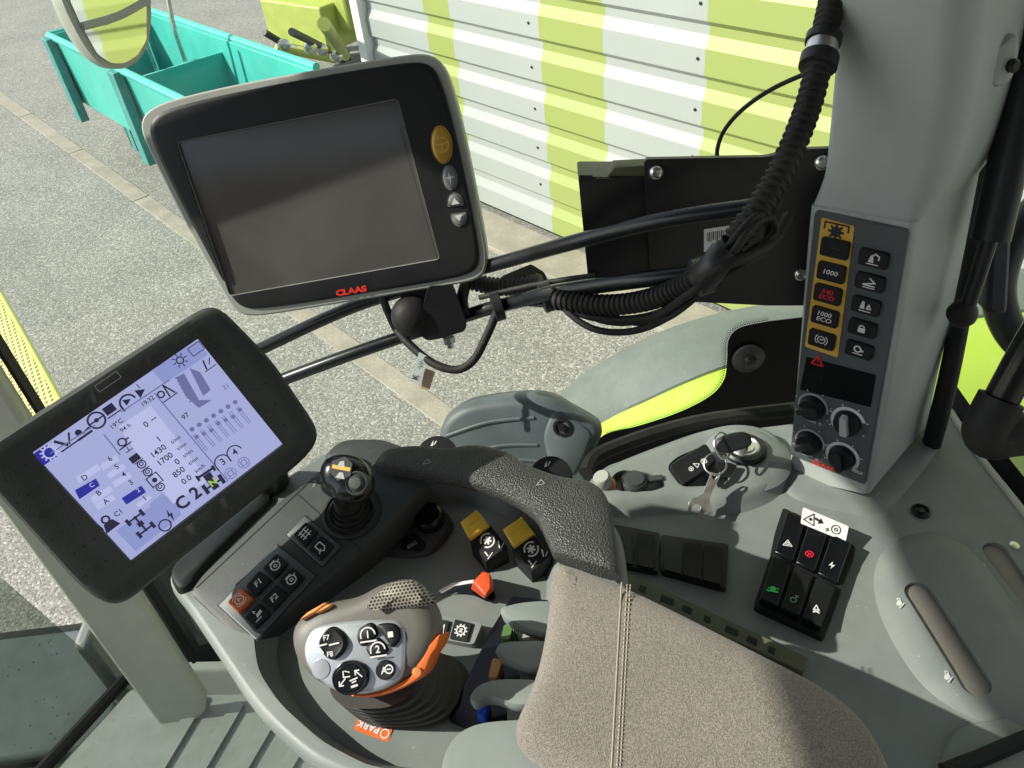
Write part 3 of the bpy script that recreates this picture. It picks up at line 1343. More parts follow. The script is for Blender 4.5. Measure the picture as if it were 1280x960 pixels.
xl = (al(0, 632)[0] + al(180, 890)[0]) / 2
xr = (al(38, 520)[0] + al(226, 845)[0]) / 2
bm = new()
ol = [(xl, .0), (xl, 1.5), (xr, 1.5), (xr, .05), (xr - .012, .015), (xr - .035, -.01), (xl + .02, -.045)]
prismL(bm, AP, ol, -.022, 0)
obj('post', bm, M['cream'], fpst, bev=.007, seg=3)
bm = new()
boxb(bm, AP.w(xr + .0015, .125, -.021), V((.005, 0, 0)), V((0, .014, 0)), V((0, 0, 1.5)))
obj('seal', bm, M['rubber'], fpst)
HGF = Fr(P(30, 430, 1.25), (-.35, -.25, .9), (1, 0, 0))
t = thing('dotted_strip', 'lime dotted sheet tilted to the sun in place of dotted glass, beside the cream post', 'dotted strip', tuple(HGF.o))  # dotted lime sheet stands for dotted glass before sunlit paint, tilted into the sun
bm = new()
prism(bm, HGF, [(-60, 270), (-8, 352), (76, 502), (60, 560), (-10, 480), (-60, 400)], -.004, 0)
o = obj('dotted_sheet', bm, M['dotlime'], t)
uvplane(o, HGF)
bm = new()
tube(bm, [HGF.hit(-62, 268, .004), HGF.hit(-8, 352, .004), HGF.hit(78, 505, .004)], .004, 8, 3)
obj('edge_fold', bm, M['imp2'], t)
t = thing('dark_panel', 'dark panel behind the bottom corner of the side window', 'bodywork', (-.2, .9, 1.4))  # dark panel filling the corner behind the glass
bm = new()
boxb(bm, (-.66, YW + .03, .7), (.42, 0, 0), (0, .06, 0), (0, 0, .97))
obj('panel', bm, M['dark'], t, bev=.02)
for k in range(3):
    bm = new()
    lathe(bm, (-.50 + .1 * k, YW + .035, 1.48 - .03 * k), (0, -1, .6), [(.012, 0), (.012, .006), (.004, .008)], 14)
    obj('bolt', bm, M['metalblk'], t)

# ================================================================== SIDE CONSOLE
ZS = 1.963
SF = Fr((.15, .42, ZS), UP)
sc = thing('side_console', 'grey moulded side console with ignition shelf and recessed slots, right of the armrest', 'console', (.2, .42, ZS))
base = [(690, 640), (735, 606), (757, 583), (870, 545), (990, 530), (1165, 520), (1181, 508), (1220, 566), (1300, 668), (1420, 860), (1420, 1100), (690, 1100)]
bm = new()
prism(bm, SF, base, -.12, 0, r=.008)
body = obj('body', bm, M['grey'], sc, bev=.006, seg=3)
cut = []


def capsule(p0, p1, hw, h0, h1, fr):
    bm = new()
    a, b = V(fr.loc(*p0)), V(fr.loc(*p1))
    d = (b - a).normalized()
    ang = math.atan2(d.y, d.x)
    pts = [(b.x + hw * math.cos(ang + t), b.y + hw * math.sin(ang + t)) for t in [math.pi * (k / 12 - .5) for k in range(13)]]
    pts += [(a.x - hw * math.cos(ang + t), a.y - hw * math.sin(ang + t)) for t in [math.pi * (k / 12 - .5) for k in range(13)]]
    prismL(bm, fr, pts, h0, h1)
    return bm, pts


# ignition shelf
shelf = [(741, 612), (752, 590), (775, 578), (850, 549), (905, 531), (945, 532), (972, 545), (980, 570), (968, 598), (940, 613), (905, 622), (860, 618), (800, 622), (758, 626)]
bm = new()
pl = ccw(crom([SF.loc(u, v, .014) for u, v in shelf], 5))
pillowL(bm, SF, pl, [(-.016, -.003), (-.010, .001), (-.004, .008), (0, .0125), (.004, .0142), (.010, .0143)])
sh = obj('shelf', bm, M['grey'], sc)
pc = new()
pk = [(834, 584), (846, 572), (900, 549), (918, 547), (909, 572), (893, 606), (852, 608)]
prismL(pc, SF.up(.0143), rnd(ccw([SF.up(.0143).loc(u, v) for u, v in pk]), .008), -.012, .01, .002)
pc2 = new()
pk = [(765, 596), (777, 588), (812, 592), (835, 606), (815, 613), (772, 613)]
prismL(pc2, SF.up(.0143), rnd(ccw([SF.up(.0143).loc(u, v) for u, v in pk]), .006), -.008, .01, .002)
carve(sh, [pc, pc2])
# collar of the ignition lock
bm = new()
IG = SF.hit(930, 568, .0143)
lathe(bm, IG, UP, [(.046, -.005), (.040, -.0005), (.034, .002), (.029, .004), (.026, .005)], 40)
obj('collar', bm, M['grey'], sc)
# foot under the pillar
bm = new()
pl = ccw(crom([SF.loc(u, v, .006) for u, v in ((985, 548), (982, 585), (990, 612), (1040, 625), (1090, 634), (1120, 612), (1180, 530), (1150, 500))], 4))
pillowL(bm, SF, pl, [(-.012, -.003), (-.006, .000), (0, .002), (.006, .003)])
obj('pillar_foot', bm, M['grey'], sc)
# ridge with slot
rg = [(1110, 705), (1128, 680), (1165, 668), (1198, 676), (1250, 745), (1330, 850), (1330, 920), (1240, 885), (1178, 858), (1136, 800), (1112, 750)]
bm = new()
pl = ccw(crom([SF.loc(u, v, .006) for u, v in rg], 5))
pillowL(bm, SF, pl, [(-.018, -.003), (-.010, .0), (-.003, .0036), (.006, .0060), (.015, .007)])
rd = obj('ridge', bm, M['grey'], sc)
RF = SF.up(.007)
c1, sp1 = capsule((1149, 742), (1219, 852), .0112, -.012, .01, RF)
carve(rd, [c1])
bm = new()
prismL(bm, RF, inset(ccw(sp1), .0006), -.0055, -.0034)
obj('slot_lining', bm, M['slot'], sc)
c2, sp2 = capsule((1245, 690), (1310, 790), .0105, -.012, .01, SF)
carve(body, [c2])
bm = new()
prismL(bm, SF, inset(ccw(sp2), .0006), -.0055, -.0034)
obj('slot_lining', bm, M['slot'], sc)
ik = Ink(RF, .0006)
for u, v in ((1124, 754), (1184, 846)):
    ik.at(u, v, .0085, 35).poly(circ(.34, 14, .22)).ring(.35, .25, .14, .1).line([(-.4, -.3), (.3, -.3)], .12)
ik2 = ik
ik2.done('symbol', M['white'], sc)
ik = Ink(SF, .0006)
ik.at(1222, 706, .010, 20).disc(-.2, .15, .34).ring(.3, -.2, .18, .12).line([(-.4, -.45), (.4, -.45)], .12)
ik.done('symbol', M['white'], sc)
for (u, v, h) in ((1151, 640, 0),):
    bm = new()
    lathe(bm, SF.hit(u, v, h), UP, [(.0085, -.001), (.0085, .002), (.0065, .003), (.0062, .0005), (.0035, .0005), (.003, .0028), (.001, .003)], 24)
    obj('screw', bm, M['black'], sc)
bm = new()
lathe(bm, SF.hit(1268, 682, 0), UP, [(.004, -.001), (.004, .0008), (.001, .0012)], 16)
obj('screw', bm, M['steel'], sc)
# edge rail + lower skirt on the right
bm = new()
tube(bm, [SF.hit(1165, 520, .0), SF.hit(1182, 508, .0), SF.hit(1222, 568, .0), SF.hit(1300, 668, .0), SF.hit(1400, 830, 0)], .0035, 8, 4)
obj('edge_bead', bm, M['cream'], sc)
# seal at the back of the console and right frit strip
bm = new()
tube(bm, [SF.hit(735, 602, .0) + V((0, .012, 0)), SF.hit(757, 577, 0) + V((0, .014, 0)), SF.hit(870, 540, 0) + V((0, .014, 0)), SF.hit(1000, 522, 0) + V((0, .014, 0))], .008, 8, 5)
obj('seal', bm, M['rubber'], sc)
bm = new()
tube(bm, [SF.hit(1180, 965, .004), SF.hit(1232, 945, .004), SF.hit(1300, 918, .004), SF.hit(1400, 900, .004)], .006, 8, 4)
obj('gap_seal', bm, M['rubber'], sc)
# second edge: lower body block at the bottom right corner
bm = new()
prism(bm, SF, [(1190, 915), (1225, 903), (1400, 880), (1400, 1080), (1160, 1080)], -.004, .004, r=.01, draft=.006)
obj('lower_cover', bm, M['grey'], sc, bev=.004)

# ---------------- blank switch blocks
def rocker_block(label, quad, n, group):
    f = SF
    c = f.hit(sum(q[0] for q in quad) / 4, sum(q[1] for q in quad) / 4)
    t = thing('blank_switch_block', label, 'switch block', tuple(c), group)
    h = .006
    bm = new()
    prism(bm, f, quad, -.002, h, r=.004)
    obj('frame', bm, M['black'], t, bev=.0015)
    q = [V(f.loc(*p, h + .003)) for p in quad]      # TL TR BR BL
    for i in range(n):
        a, b = (i + .14) / n, (i + .9) / n
        if n == 2:
            a, b = (.06 + .46 * i), (.44 + .46 * i)
        elif n == 3:
            a, b = .05 + .3 * i, .32 + .3 * i
        p = [q[0].lerp(q[1], a).lerp(q[3].lerp(q[2], a), .1), q[0].lerp(q[1], b).lerp(q[3].lerp(q[2], b), .1),
             q[0].lerp(q[1], b).lerp(q[3].lerp(q[2], b), .93), q[0].lerp(q[1], a).lerp(q[3].lerp(q[2], a), .93)]
        bm = new()
        prismL(bm, f, rnd(ccw([tuple(x) for x in p]), .0015, 3), 0, h + .003)
        obj('blank_cover', bm, M['rubber'] if i else M['black'], t, bev=.0016, seg=3)
    return t


rocker_block('black frame with two blank rocker covers, next to the grained armrest handle', [(766, 655), (825, 666), (823, 715), (766, 704)], 2, 'blank rocker blocks on the console')
rocker_block('black frame with three blank rocker covers, between the key tag and the armrest cushion', [(826, 668), (911, 680), (908, 736), (826, 714)], 3, 'blank rocker blocks on the console')

# ---------------- hazard rocker block
hz = thing('rocker_switch_block', 'black block of six rocker switches with red, white and green symbols below a white sticker', 'switch block', tuple(SF.hit(1005, 715)))
HB = [(978, 636), (1070, 684), (1027, 796), (942, 757)]
bm = new()
prism(bm, SF, [(979, 634), (1070, 683), (1065, 706), (1060, 716), (1052, 740), (1030, 797), (942, 757), (962, 698), (968, 668)], -.002, .007, r=.004)
obj('frame', bm, M['black'], hz, bev=.002, seg=3)
HF = SF.up(.007)
q = [V(HF.loc(*p)) for p in HB]


def bil(q, s, t):
    return q[0].lerp(q[1], s).lerp(q[3].lerp(q[2], s), t)


hq = [V(HF.loc(*p)) for p in ((981, 641), (1067, 686), (1027, 794), (945, 757))]
for r in range(2):
    for i in range(3):
        a, b = .03 + .325 * i, .31 + .325 * i
        t0, t1 = (.03, .47) if r == 0 else (.52, .97)
        c4 = [bil(hq, a, t0), bil(hq, b, t0), bil(hq, b, t1), bil(hq, a, t1)]
        ms = [c.copy() for c in (c4[0].lerp(c4[3], .5), c4[1].lerp(c4[2], .5))]
        bm = new()
        # a rocker: two flats meeting at a low valley
        h = [.0085 if r == 0 else .005, .0035, .005 if r == 0 else .0075]
        rows = [(c4[0], c4[1], h[0]), (ms[0], ms[1], h[1] + .0015), (c4[3], c4[2], h[2])]
        bt = [[HF.w(p.x, p.y, -.006) for p in (x, y)] for x, y, _ in rows]
        tp = [[HF.w(p.x, p.y, z) for p in (x, y)] for x, y, z in rows]
        loft(bm, [[bt[0][0], bt[1][0], bt[2][0], bt[2][1], bt[1][1], bt[0][1]], [tp[0][0], tp[1][0], tp[2][0], tp[2][1], tp[1][1], tp[0][1]]])
        ro = obj('rocker', bm, M['gloss'] if r == 0 else M['btn'], hz, bev=.0012)
        # symbol near the lower half
        cc = bil(hq, (a + b) / 2, (t0 * .3 + t1 * .7))
        z = HF.o.z
        ik = Ink(HF, h[1] + (h[2] - h[1]) * .45 + .0022)
        ik.c, ik.s, ik.r, ik.sx, ik.sh = (cc.x, cc.y), .0076, math.radians(-22), 1, 0
        k = r * 3 + i
        mt = M['white']
        if k == 0:
            ik.line([(-.5, -.4), (.5, -.4), (0, .45)], .1, True).line([(-.22, -.22), (.22, -.22), (0, .17)], .09, True)
        elif k == 1:
            ik.ring(0, 0, .42, .12).line([(-.2, -.2), (.2, .2)], .12).line([(-.2, .2), (.2, -.2)], .12)
            mt = M['redlit']
        elif k == 2:
            ik.poly([(.1, .55), (-.35, -.08), (-.02, -.05), (-.15, -.55), (.35, .1), (.03, .08)])
        elif k == 3:
            ik.line([(-.6, -.35), (.5, -.35)], .22).poly(circ(.32, 10)).line([(-.5, 0), (.6, .1)], .14)
            mt = M['greenlit']
        elif k == 4:
            ik.ring(-.1, -.2, .3, .1).line([(0, .1), (.4, .45)], .1).line([(.1, .45), (.4, .2)], .1)
            mt = M['greendim']
        else:
            ik.line([(-.25, -.1), (.25, -.1), (0, .45)], .12, True).line([(-.3, -.5), (.3, -.2)], .14).line([(-.3, -.2), (.3, -.5)], .14)
            mt = M['white']
        ik.done('symbol', mt, ro)
stc = thing('warning_sticker', 'small white sticker with a triangle, arrow and gear sign above the six rockers', 'sticker', tuple(SF.hit(1030, 655, .016)))
STF, stp = Fr(SF.hit(1030, 656, .02), (-.06, -.45, .9), (SF.hit(1060, 670) - SF.hit(1003, 641))), None
bm = new()
prism(bm, STF, [(1004, 634), (1061, 658), (1057, 677), (1001, 654)], -.0012, 0, r=.0015)
obj('label', bm, M['sticker'], stc)
ik = Ink(STF, .0003)
ik.at(1014, 648, .010).line([(-.5, -.45), (.5, -.45), (0, .5)], .09, True).disc(0, -.1, .14)
ik.at(1024, 651, .007).line([(-.5, 0), (.1, 0)], .3).poly([(0, .45), (.6, 0), (0, -.45)])
ik.at(1045, 662, .0085).ring(0, 0, .45, .1).ring(0, 0, .15, .1).line([(-.9, -.5), (-.5, -.5)], .1).line([(-.7, -.3), (-.7, -.7)], .1)
ik.done('symbol', M['ink'], stc)

# ---------------- ignition lock, keys, sockets
t = thing('ignition_lock', 'round metal ignition lock in its grey collar at the foot of the grey pillar', 'ignition', tuple(IG))
bm = new()
lathe(bm, IG + V((0, 0, .005)), UP, [(.021, -.004), (.021, .004), (.019, .006), (.0135, .006)], 36)
obj('bezel', bm, M['black'], t)
bm = new()
lathe(bm, IG + V((0, 0, .009)), UP, [(.0145, -.003), (.0145, .002), (.013, .003), (.0118, .002), (.0095, .0022), (.009, .004), (.002, .0042)], 36)
obj('barrel', bm, M['steel'], t)
bm = new()
boxb(bm, IG + V((-.0012, -.005, .012)), (.0024, 0, 0), (0, .01, 0), (0, 0, .004))
obj('keyway', bm, M['ink'], t)
KH = SF.up(.052)
t = thing('ignition_key', 'black headed key standing in the ignition lock', 'key', tuple(IG + V((0, 0, .024))))
bm = new()
kd = (KH.hit(938, 548) - KH.hit(898, 558))
KF = Fr(KH.hit(915, 552), V((-.15, -.75, .5)), kd)
hd = [(893, 560), (897, 549), (912, 542), (930, 540), (938, 546), (938, 556), (925, 562), (905, 566)]
pl = ccw(crom([KF.loc(u, v) for u, v in hd], 4))
pillowL(bm, KF, pl, [(.002, -.004), (0, -.002), (0, .002), (.002, .004)])
obj('head', bm, M['black'], t)
bm = new()
a = KF.w(0, 0, -.002)
b = IG + V((0, 0, .02))
d = (b - a)
s = V((.004, 0, 0))
loft(bm, [[a - s, a + s, a + s + V((0, .002, 0)), a - s + V((0, .002, 0))], [b - s, b + s, b + s + V((0, .002, 0)), b - s + V((0, .002, 0))]])
obj('blade', bm, M['steel'], t)


def kring(label, c, n, r, wr, group=None):
    f = Fr(c, n, (1, 0, 0))
    bm = new()
    pts = [f.w(r * math.cos(2 * math.pi * k / 28), r * math.sin(2 * math.pi * k / 28)) for k in range(29)]
    tube(bm, pts, wr, 6, 1)
    o = obj('key_ring', bm, M['steel'], base=c)
    return tag(o, label, 'key ring', group)


kc = KH.hit(903, 557)
kring('larger bright key ring threaded through the head of the ignition key', kc, V((.6, -.5, .5)), .0125, .0009)
kc2 = SF.hit(894, 580, .034)
kring('smaller bright key ring holding the flat spanner', kc2, V((-.2, -.5, .85)), .0105, .0009)
FO = SF.hit(866, 579, .022)
t = thing('key_fob', 'black car style key fob with white symbols lying on the shelf by the ignition', 'key fob', tuple(FO))
FB = Fr(FO, (-.1, -.35, .93), SF.hit(895, 560) - SF.hit(842, 584))
fb = [(836, 582), (842, 577), (880, 554), (884, 555), (896, 575), (880, 590), (856, 606), (853, 606)]
pl = ccw(rnd([FB.loc(u, v, .005) for u, v in fb], .003, 4))
bm = new()
pillowL(bm, FB, pl, [(.0015, -.007), (0, -.004), (0, .003), (.0015, .005)])
obj('case', bm, M['btn'], t)
ik = Ink(FB, .0055)
ik.at(864, 586, .0045).ring(0, 0, .45, .16).disc(0, 0, .2)
ik.at(871, 581, .006, -20).line([(-.5, .3), (.4, .1), (0, -.5)], .12, True)
ik.at(880, 577, .006).line([(-.4, .3), (.4, .3), (.4, -.3), (-.4, -.3)], .12, True).line([(-.2, .5), (.2, .5)], .12)
ik.done('symbol', M['white'], t)
# spanner: flat little open-ended wrench
SPF = Fr(SF.hit(884, 615, .028), (-.1, -.6, .8), (1, 0, 0))
sp = [(889, 590), (897, 592), (898, 598), (889, 618), (887, 626), (889, 634), (892, 640), (887, 643), (884, 639), (880, 641), (879, 648), (874, 646), (874, 640), (876, 634), (874, 630), (868, 629), (865, 634), (864, 640), (860, 638), (861, 628), (865, 623), (874, 620), (879, 616)]
t = thing('flat_spanner', 'small flat steel spanner hanging from the key ring over the console', 'spanner', tuple(SPF.o))
bm = new()
prismL(bm, SPF, [SPF.loc(u, v) for u, v in sp], -.0013, .0)
so_ = obj('blade', bm, M['tool'], t, bev=.0004)
cb_ = new()
prismL(cb_, SPF, [(SPF.loc(893, 596)[0] + x, SPF.loc(893, 596)[1] + y) for x, y in circ(.0024, 12)], -.005, .005)
carve(so_, [cb_])
bm = new()
lg = [(897, 578), (912, 578), (922, 582), (909, 600), (900, 610), (896, 605), (902, 592)]
tgf = Fr(SF.hit(908, 592, .024), (.1, -.5, .85), (1, 0, 0))
prismL(bm, tgf, rnd(ccw([tgf.loc(u, v) for u, v in lg]), .003), -.003, 0)
tag(obj('leather_tab', bm, M['black'], bev=.0008, base=tgf.o), 'black leather key tab under the small key ring', 'key tab')
t = thing('dust_plug', 'round grey plug cap on an amber ring beside the grained handle', 'cap', tuple(SF.hit(750, 603, .012)))
c = SF.hit(757, 607, .0125)
bm = new()
lathe(bm, c, (-.1, -.2, 1), [(.0105, -.003), (.0105, .002), (.008, .003)], 24)
obj('ring', bm, M['brass'], t)
bm = new()
lathe(bm, c + V((-.001, 0, .002)), (-.25, -.1, 1), [(.0075, 0), (.0085, .003), (.0085, .012), (.007, .014)], 24)
obj('cap', bm, M['edgegrey'], t)
t = thing('power_socket', 'round covered power socket sunk in the shelf between the plug cap and the key fob', 'socket', tuple(SF.hit(793, 604, .013)))
c = SF.hit(793, 604, .013)
bm = new()
lathe(bm, c, UP, [(.013, -.002), (.013, .004), (.0115, .006), (.0105, .0055), (.0095, .0075), (.002, .008)], 32)
obj('lid', bm, M['dark'], t)
bm = new()
boxb(bm, c + V((.012, -.003, 0)), (.016, 0, 0), (0, .007, 0), (0, 0, .004))
obj('hinge', bm, M['dark'], t, bev=.001)

# ================================================================== REAR PILLAR + SWITCH PANEL
PF, pp = quadframe([(1017, 262), (1137, 287), (1082, 610), (986, 571)], .075)
rp = thing('rear_pillar', 'broad light grey cab pillar rising behind the yellow and grey switch panel', 'pillar', tuple(PF.w(0, -.13, -.06)))
secs = [((1050, -60), (1226, -60), -.016, .022), ((1046, 20), (1214, 20), -.016, .022), ((1040, 100), (1204, 108), -.016, .022), ((1034, 170), (1190, 186), -.016, .021),
        ((1029, 215), (1176, 234), -.014, .019), ((1021, 240), (1160, 262), -.008, .014), ((1014, 257), (1147, 279), -.003, .009), ((1010, 272), (1142, 296), 0, .006),
        ((1000, 400), (1122, 424), 0, .005), ((986, 575), (1090, 600), 0, .005), ((983, 596), (1085, 618), 0, .005)]
bm = new()
rings = []
for l, r, h, rad in secs:
    a, b = V(PF.loc(*l, h)), V(PF.loc(*r, h))
    d = (b - a).normalized()

    def pt(t, hh):
        q = a + d * t
        return PF.w(q.x, q.y, hh)
    W_ = (b - a).length
    ring = [pt(0, -.13), pt(0, h - .012)]
    for k in range(5):
        an = math.pi / 2 * k / 4
        ring.append(pt(.006 * (1 - math.cos(an)), h - .006 + .006 * math.sin(an)))
    for k in range(9):
        an = math.pi / 2 * k / 8
        ring.append(pt(W_ - rad + rad * math.sin(an), h - rad * 1.5 + rad * 1.5 * math.cos(an)))
    ring += [pt(W_, h - rad * 1.5 - .012), pt(W_ + .004, -.13)]
    rings.append(ring)
# smooth the transitions along the height
dense = []
for i in range(len(rings) - 1):
    q = [rings[max(i - 1, 0)], rings[i], rings[i + 1], rings[min(i + 2, len(rings) - 1)]]
    for k in range(4):
        t = k / 4
        dense.append([.5 * (2 * q[1][j] + (q[2][j] - q[0][j]) * t + (2 * q[0][j] - 5 * q[1][j] + 4 * q[2][j] - q[3][j]) * t * t + (3 * q[1][j] - q[0][j] - 3 * q[2][j] + q[3][j]) * t ** 3) for j in range(len(ring))])
dense.append(rings[-1])
loft(bm, dense)
post = obj('cover', bm, M['pillar'], rp)
# right side trim
ur = V((.7, .7, 0))
bm = new()
c = PF.hit(1143, 557, -.02)
s0 = PF.w(*PF.loc(1120, 560, -.06), -.06)
EX = (PF.ex).normalized()
f2 = Fr(PF.w(.0385, -.11, -.05), PF.ex, -PF.n)
lathe(bm, f2.hit(1143, 557), PF.ex, [(.006, -.001), (.006, .002), (.004, .003), (.003, .001)], 16)
obj('screw', bm, M['black'], rp)
# grip clip on the pillar
cf = Fr(P(1255, 75, .585), (.2, -.9, .2), (1, 0, 0))
bm = new()
cl_ = [(1238, 88), (1240, 68), (1254, 52), (1272, 42), (1276, 60), (1268, 96), (1254, 108), (1240, 107)]
pl = ccw(crom([cf.loc(*p) for p in cl_], 4))
t = thing('pillar_clip', 'rounded grey clip with a black screw on the right edge of the pillar', 'clip', tuple(cf.o))
pillowL(bm, cf, pl, [(0, -.03), (0, -.004), (.002, 0), (.005, .001)])
obj('body', bm, M['pillar'], t)
bm = new()
lathe(bm, cf.hit(1264, 82, .001), cf.n, [(.005, 0), (.005, .003), (.003, .005)], 16)
obj('screw', bm, M['black'], t)

sp_ = thing('switch_panel', 'dark slate switch panel with a yellow key column and four rotary dials', 'control panel', tuple(PF.w(0, 0, 0)))
bm = new()
pl = rnd(ccw([PF.loc(*p, .003) for p in ((1018, 263), (1136, 288), (1081, 607), (987, 569))]), .004)
pillowL(bm, PF, pl, [(0, -.002), (0, .002), (.001, .003)])
obj('plate', bm, M['slate'], sp_)
bm = new()
prism(bm, PF, [(1027, 272), (1068, 283), (1047, 447), (1006, 433)], .003, .0036, r=.002)
obj('yellow_strip', bm, M['panelyel'], sp_)
ik = Ink(PF, .0040)
ik.at(1045, 289, .012).disc(0, -.05, .36).line([(-.8, .05), (-.8, .5), (.8, .5), (.8, .05)], .12)
for k in range(8):
    a = math.radians(45 * k)
    ik.line([(.3 * math.cos(a), -.05 + .3 * math.sin(a)), (.5 * math.cos(a), -.05 + .5 * math.sin(a))], .16)
ik.done('symbol', M['ink'], sp_)
keyL = [((1043, 311), ''), ((1038.5, 341), '1000'), ((1034, 368.5), '540|ECO'), ((1030.5, 396.5), '1000|ECO'), ((1026.5, 425), 'B')]
keyR = [((1091, 324), 'a'), ((1086.5, 353.5), 'b'), ((1081.5, 383), 'c'), ((1077, 411), 'd'), ((1073, 438), 'e')]
for i, ((u, v), s) in enumerate(keyL + keyR):
    big = i < 5
    x, y = PF.loc(u, v, .006)
    ww, hh = (.0115, .0079) if big else (.0112, .0069)
    bm = new()
    pl = rnd([(x - ww, y - hh), (x + ww, y - hh), (x + ww, y + hh), (x - ww, y + hh)], .0025, 4)
    pillowL(bm, PF, pl, [(0, .002), (0, .0062), (.0008, .007)])
    o = obj('push_key', bm, M['btn'], sp_)
    ik = Ink(PF, .0074)
    ik.at(u, v, .0042, 0, 1.15, .15)
    mt = M['white']
    if s == '':
        ik.at(u, v, .004).line([(-1, 0), (1, 0)], .12)
        mt = M['dark']
    elif s == 'B':
        ik.at(u, v, .0085).ring(0, 0, .38, .1).ring(0, 0, .62, .1, 130, 230, 10).ring(0, 0, .62, .1, -50, 50, 10).line([(-.12, 0), (.2, .1)], .14)
    elif s == 'a':
        ik.at(u, v, .009).line([(-.5, -.5), (.5, -.5)], .1).poly([(-.4, -.35), (.1, -.35), (.0, .3), (-.2, .3)]).line([(-.1, .25), (.2, .5), (.5, .3), (.5, 0)], .13)
    elif s == 'b':
        ik.at(u, v, .009).line([(-.5, -.5), (.5, -.5)], .1).line([(-.5, -.25), (.5, .05)], .15).line([(-.5, -.3), (.5, -.3)], .12).line([(.5, .05), (0, .4)], .13)
    elif s == 'c':
        ik.at(u, v, .009).line([(-.5, -.5), (.5, -.5)], .1).poly([(-.5, -.3), (-.05, -.3), (-.1, .4), (-.3, .5)]).line([(.15, -.2), (.5, -.2), (.3, .2)], .14, True)
    elif s == 'd':
        ik.at(u, v, .009).poly([(-.32, -.4), (.32, -.4), (.32, .08), (-.32, .08)]).ring(0, .1, .22, .12, 0, 180, 10)
    elif s == 'e':
        ik.at(u, v, .009).ring(-.1, .1, .3, .15).line([(-.5, -.4), (.4, -.4)], .1).disc(.35, 0, .12)
    else:
        ln = s.split('|')
        if s.startswith('540'):
            mt = M['redlit']
        dx = V(PF.loc(u, v, .0074))
        for j, q in enumerate(ln):
            ik.c = (dx.x, dx.y + (0 if len(ln) == 1 else (.0026 if j == 0 else -.0026)))
            ik.text(q, .02)
    ik.done('symbol', mt, o)
bm = new()
prism(bm, PF, [(1008, 446), (1095, 469), (1088, 509), (1000, 487)], .003, .0034)
obj('dark_display', bm, M['gloss'], sp_)
ik = Ink(PF, .0038)
ik.at(1022, 451, .010).line([(-.5, -.4), (.5, -.4), (0, .5)], .14, True).line([(0, -.1), (0, .15)], .12)
ik.done('symbol', M['redlit'], sp_)
for i, (u, v, rot) in enumerate(((1016, 509, 200), (1060, 528, 100), (1012, 553, 215), (1053, 571, -75))):
    c = PF.hit(u, v, .003)
    bm = new()
    lathe(bm, c, PF.n, [(.0118, 0), (.0112, .006), (.0102, .007), (.002, .0074)], 32, PF.ex)
    o = obj('rotary_dial', bm, M['btn'], sp_)
    a = math.radians(rot)
    bm = new()
    f3 = Fr(c, PF.n, PF.ex * math.cos(a) + PF.ey * math.sin(a))
    prismL(bm, f3, rnd([(-.0088, -.0034), (.0106, -.0028), (.0106, .0028), (-.0088, .0034)], .002, 3), .006, .0112, .0006)
    obj('pointer', bm, M['black'] if i != 1 else M['inkgrey'], o, bev=.0007)
    ik = Ink(PF, .0036)
    ik.at(u, v, 1.0)
    if i in (1, 3):
        ik.ring(0, 0, .0142, .003, 20 if i == 1 else -40, 250 if i == 1 else 250, 28)
    else:
        ik.ring(0, 0, .0136, .0016, -10, 190, 24)
        ik.poly([(-.006, -.0165), (.005, -.0165), (.005, -.0145)]).ring(.009, -.0155, .0012, .0008)
    for k in range(6):
        b_ = math.radians(-30 + 48 * k)
        ik.line([(.0165 * math.cos(b_), .0165 * math.sin(b_)), (.0182 * math.cos(b_), .0182 * math.sin(b_))], .0009)
    ik.done('scale_marking', M['white'] if i in (1, 3) else M['inkgrey'], sp_)
ik = Ink(PF, .0036)
ik.at(1029, 582, .0050, 0, 1.1, .1).text('CLAAS', .055)
ik.done('logo', M['logo'], sp_)
ik = Ink(PF, .0036)
ik.at(1072, 590, .0035, 0, 1, .15).text('MAX', .03)
ik.done('lettering', M['white'], sp_)

# right edge: gas strut, grab bar, frame seal
t = thing('gas_strut', 'black gas strut with thick upper tube at the right window edge', 'strut', tuple(P(1245, 290, .66)))
bm = new()
a, b = P(1310, -20, .60), P(1238, 300, .66)
d = (b - a).normalized()
tube(bm, [a, a.lerp(b, .5), b], .0150, 18, 2)
obj('cylinder', bm, M['black'], t)
bm = new()
b2 = P(1206, 392, .69)
tube(bm, [b - d * .01, b.lerp(b2, .5), b2], .0065, 14, 2)
obj('rod', bm, M['black'], t)
bm = new()
lathe(bm, P(1204, 392, .69), (.4, -.7, .3), [(.006, -.012), (.0115, -.006), (.013, .002), (.009, .008), (.003, .010)], 18)
obj('ball_joint', bm, M['rubber'], t)
bm = new()
a, b, c = P(1258, -20, .70), P(1232, 190, .72), P(1196, 420, .75)
tube(bm, [a, b, c, P(1170, 535, .78), P(1150, 600, .86)], .0090, 10, 5)
tag(obj('door_seal', bm, M['rubber'], base=b), 'black rubber seal running down behind the pale side of the pillar', 'seal')
t = thing('grab_bar', 'black grab bar with a thick elbow at the right edge', 'grab bar', tuple(P(1235, 530, .66)))
bm = new()
tube(bm, [P(1330, 370, .6), P(1290, 430, .63), P(1243, 515, .66)], .0135, 16, 4)
obj('bar', bm, M['gloss'], t)
bm = new()
tube(bm, [P(1252, 498, .655), P(1240, 520, .66), P(1232, 538, .665), P(1240, 548, .668), P(1265, 544, .668), P(1330, 538, .668)], .018, 18, 6)
obj('elbow', bm, M['rubber'], t)
t = thing('rear_window', 'dotted black window border strip at the right edge, before the lime fender', 'window', tuple(SF.hit(1250, 600) + V((.05, .08, 0))))
bm = new()
e0 = [SF.hit(u, v, -.004) for u, v in ((1180, 500), (1225, 568), (1310, 680), (1420, 850))]
e1 = [q + V((.014, .008, .012)) for q in e0]
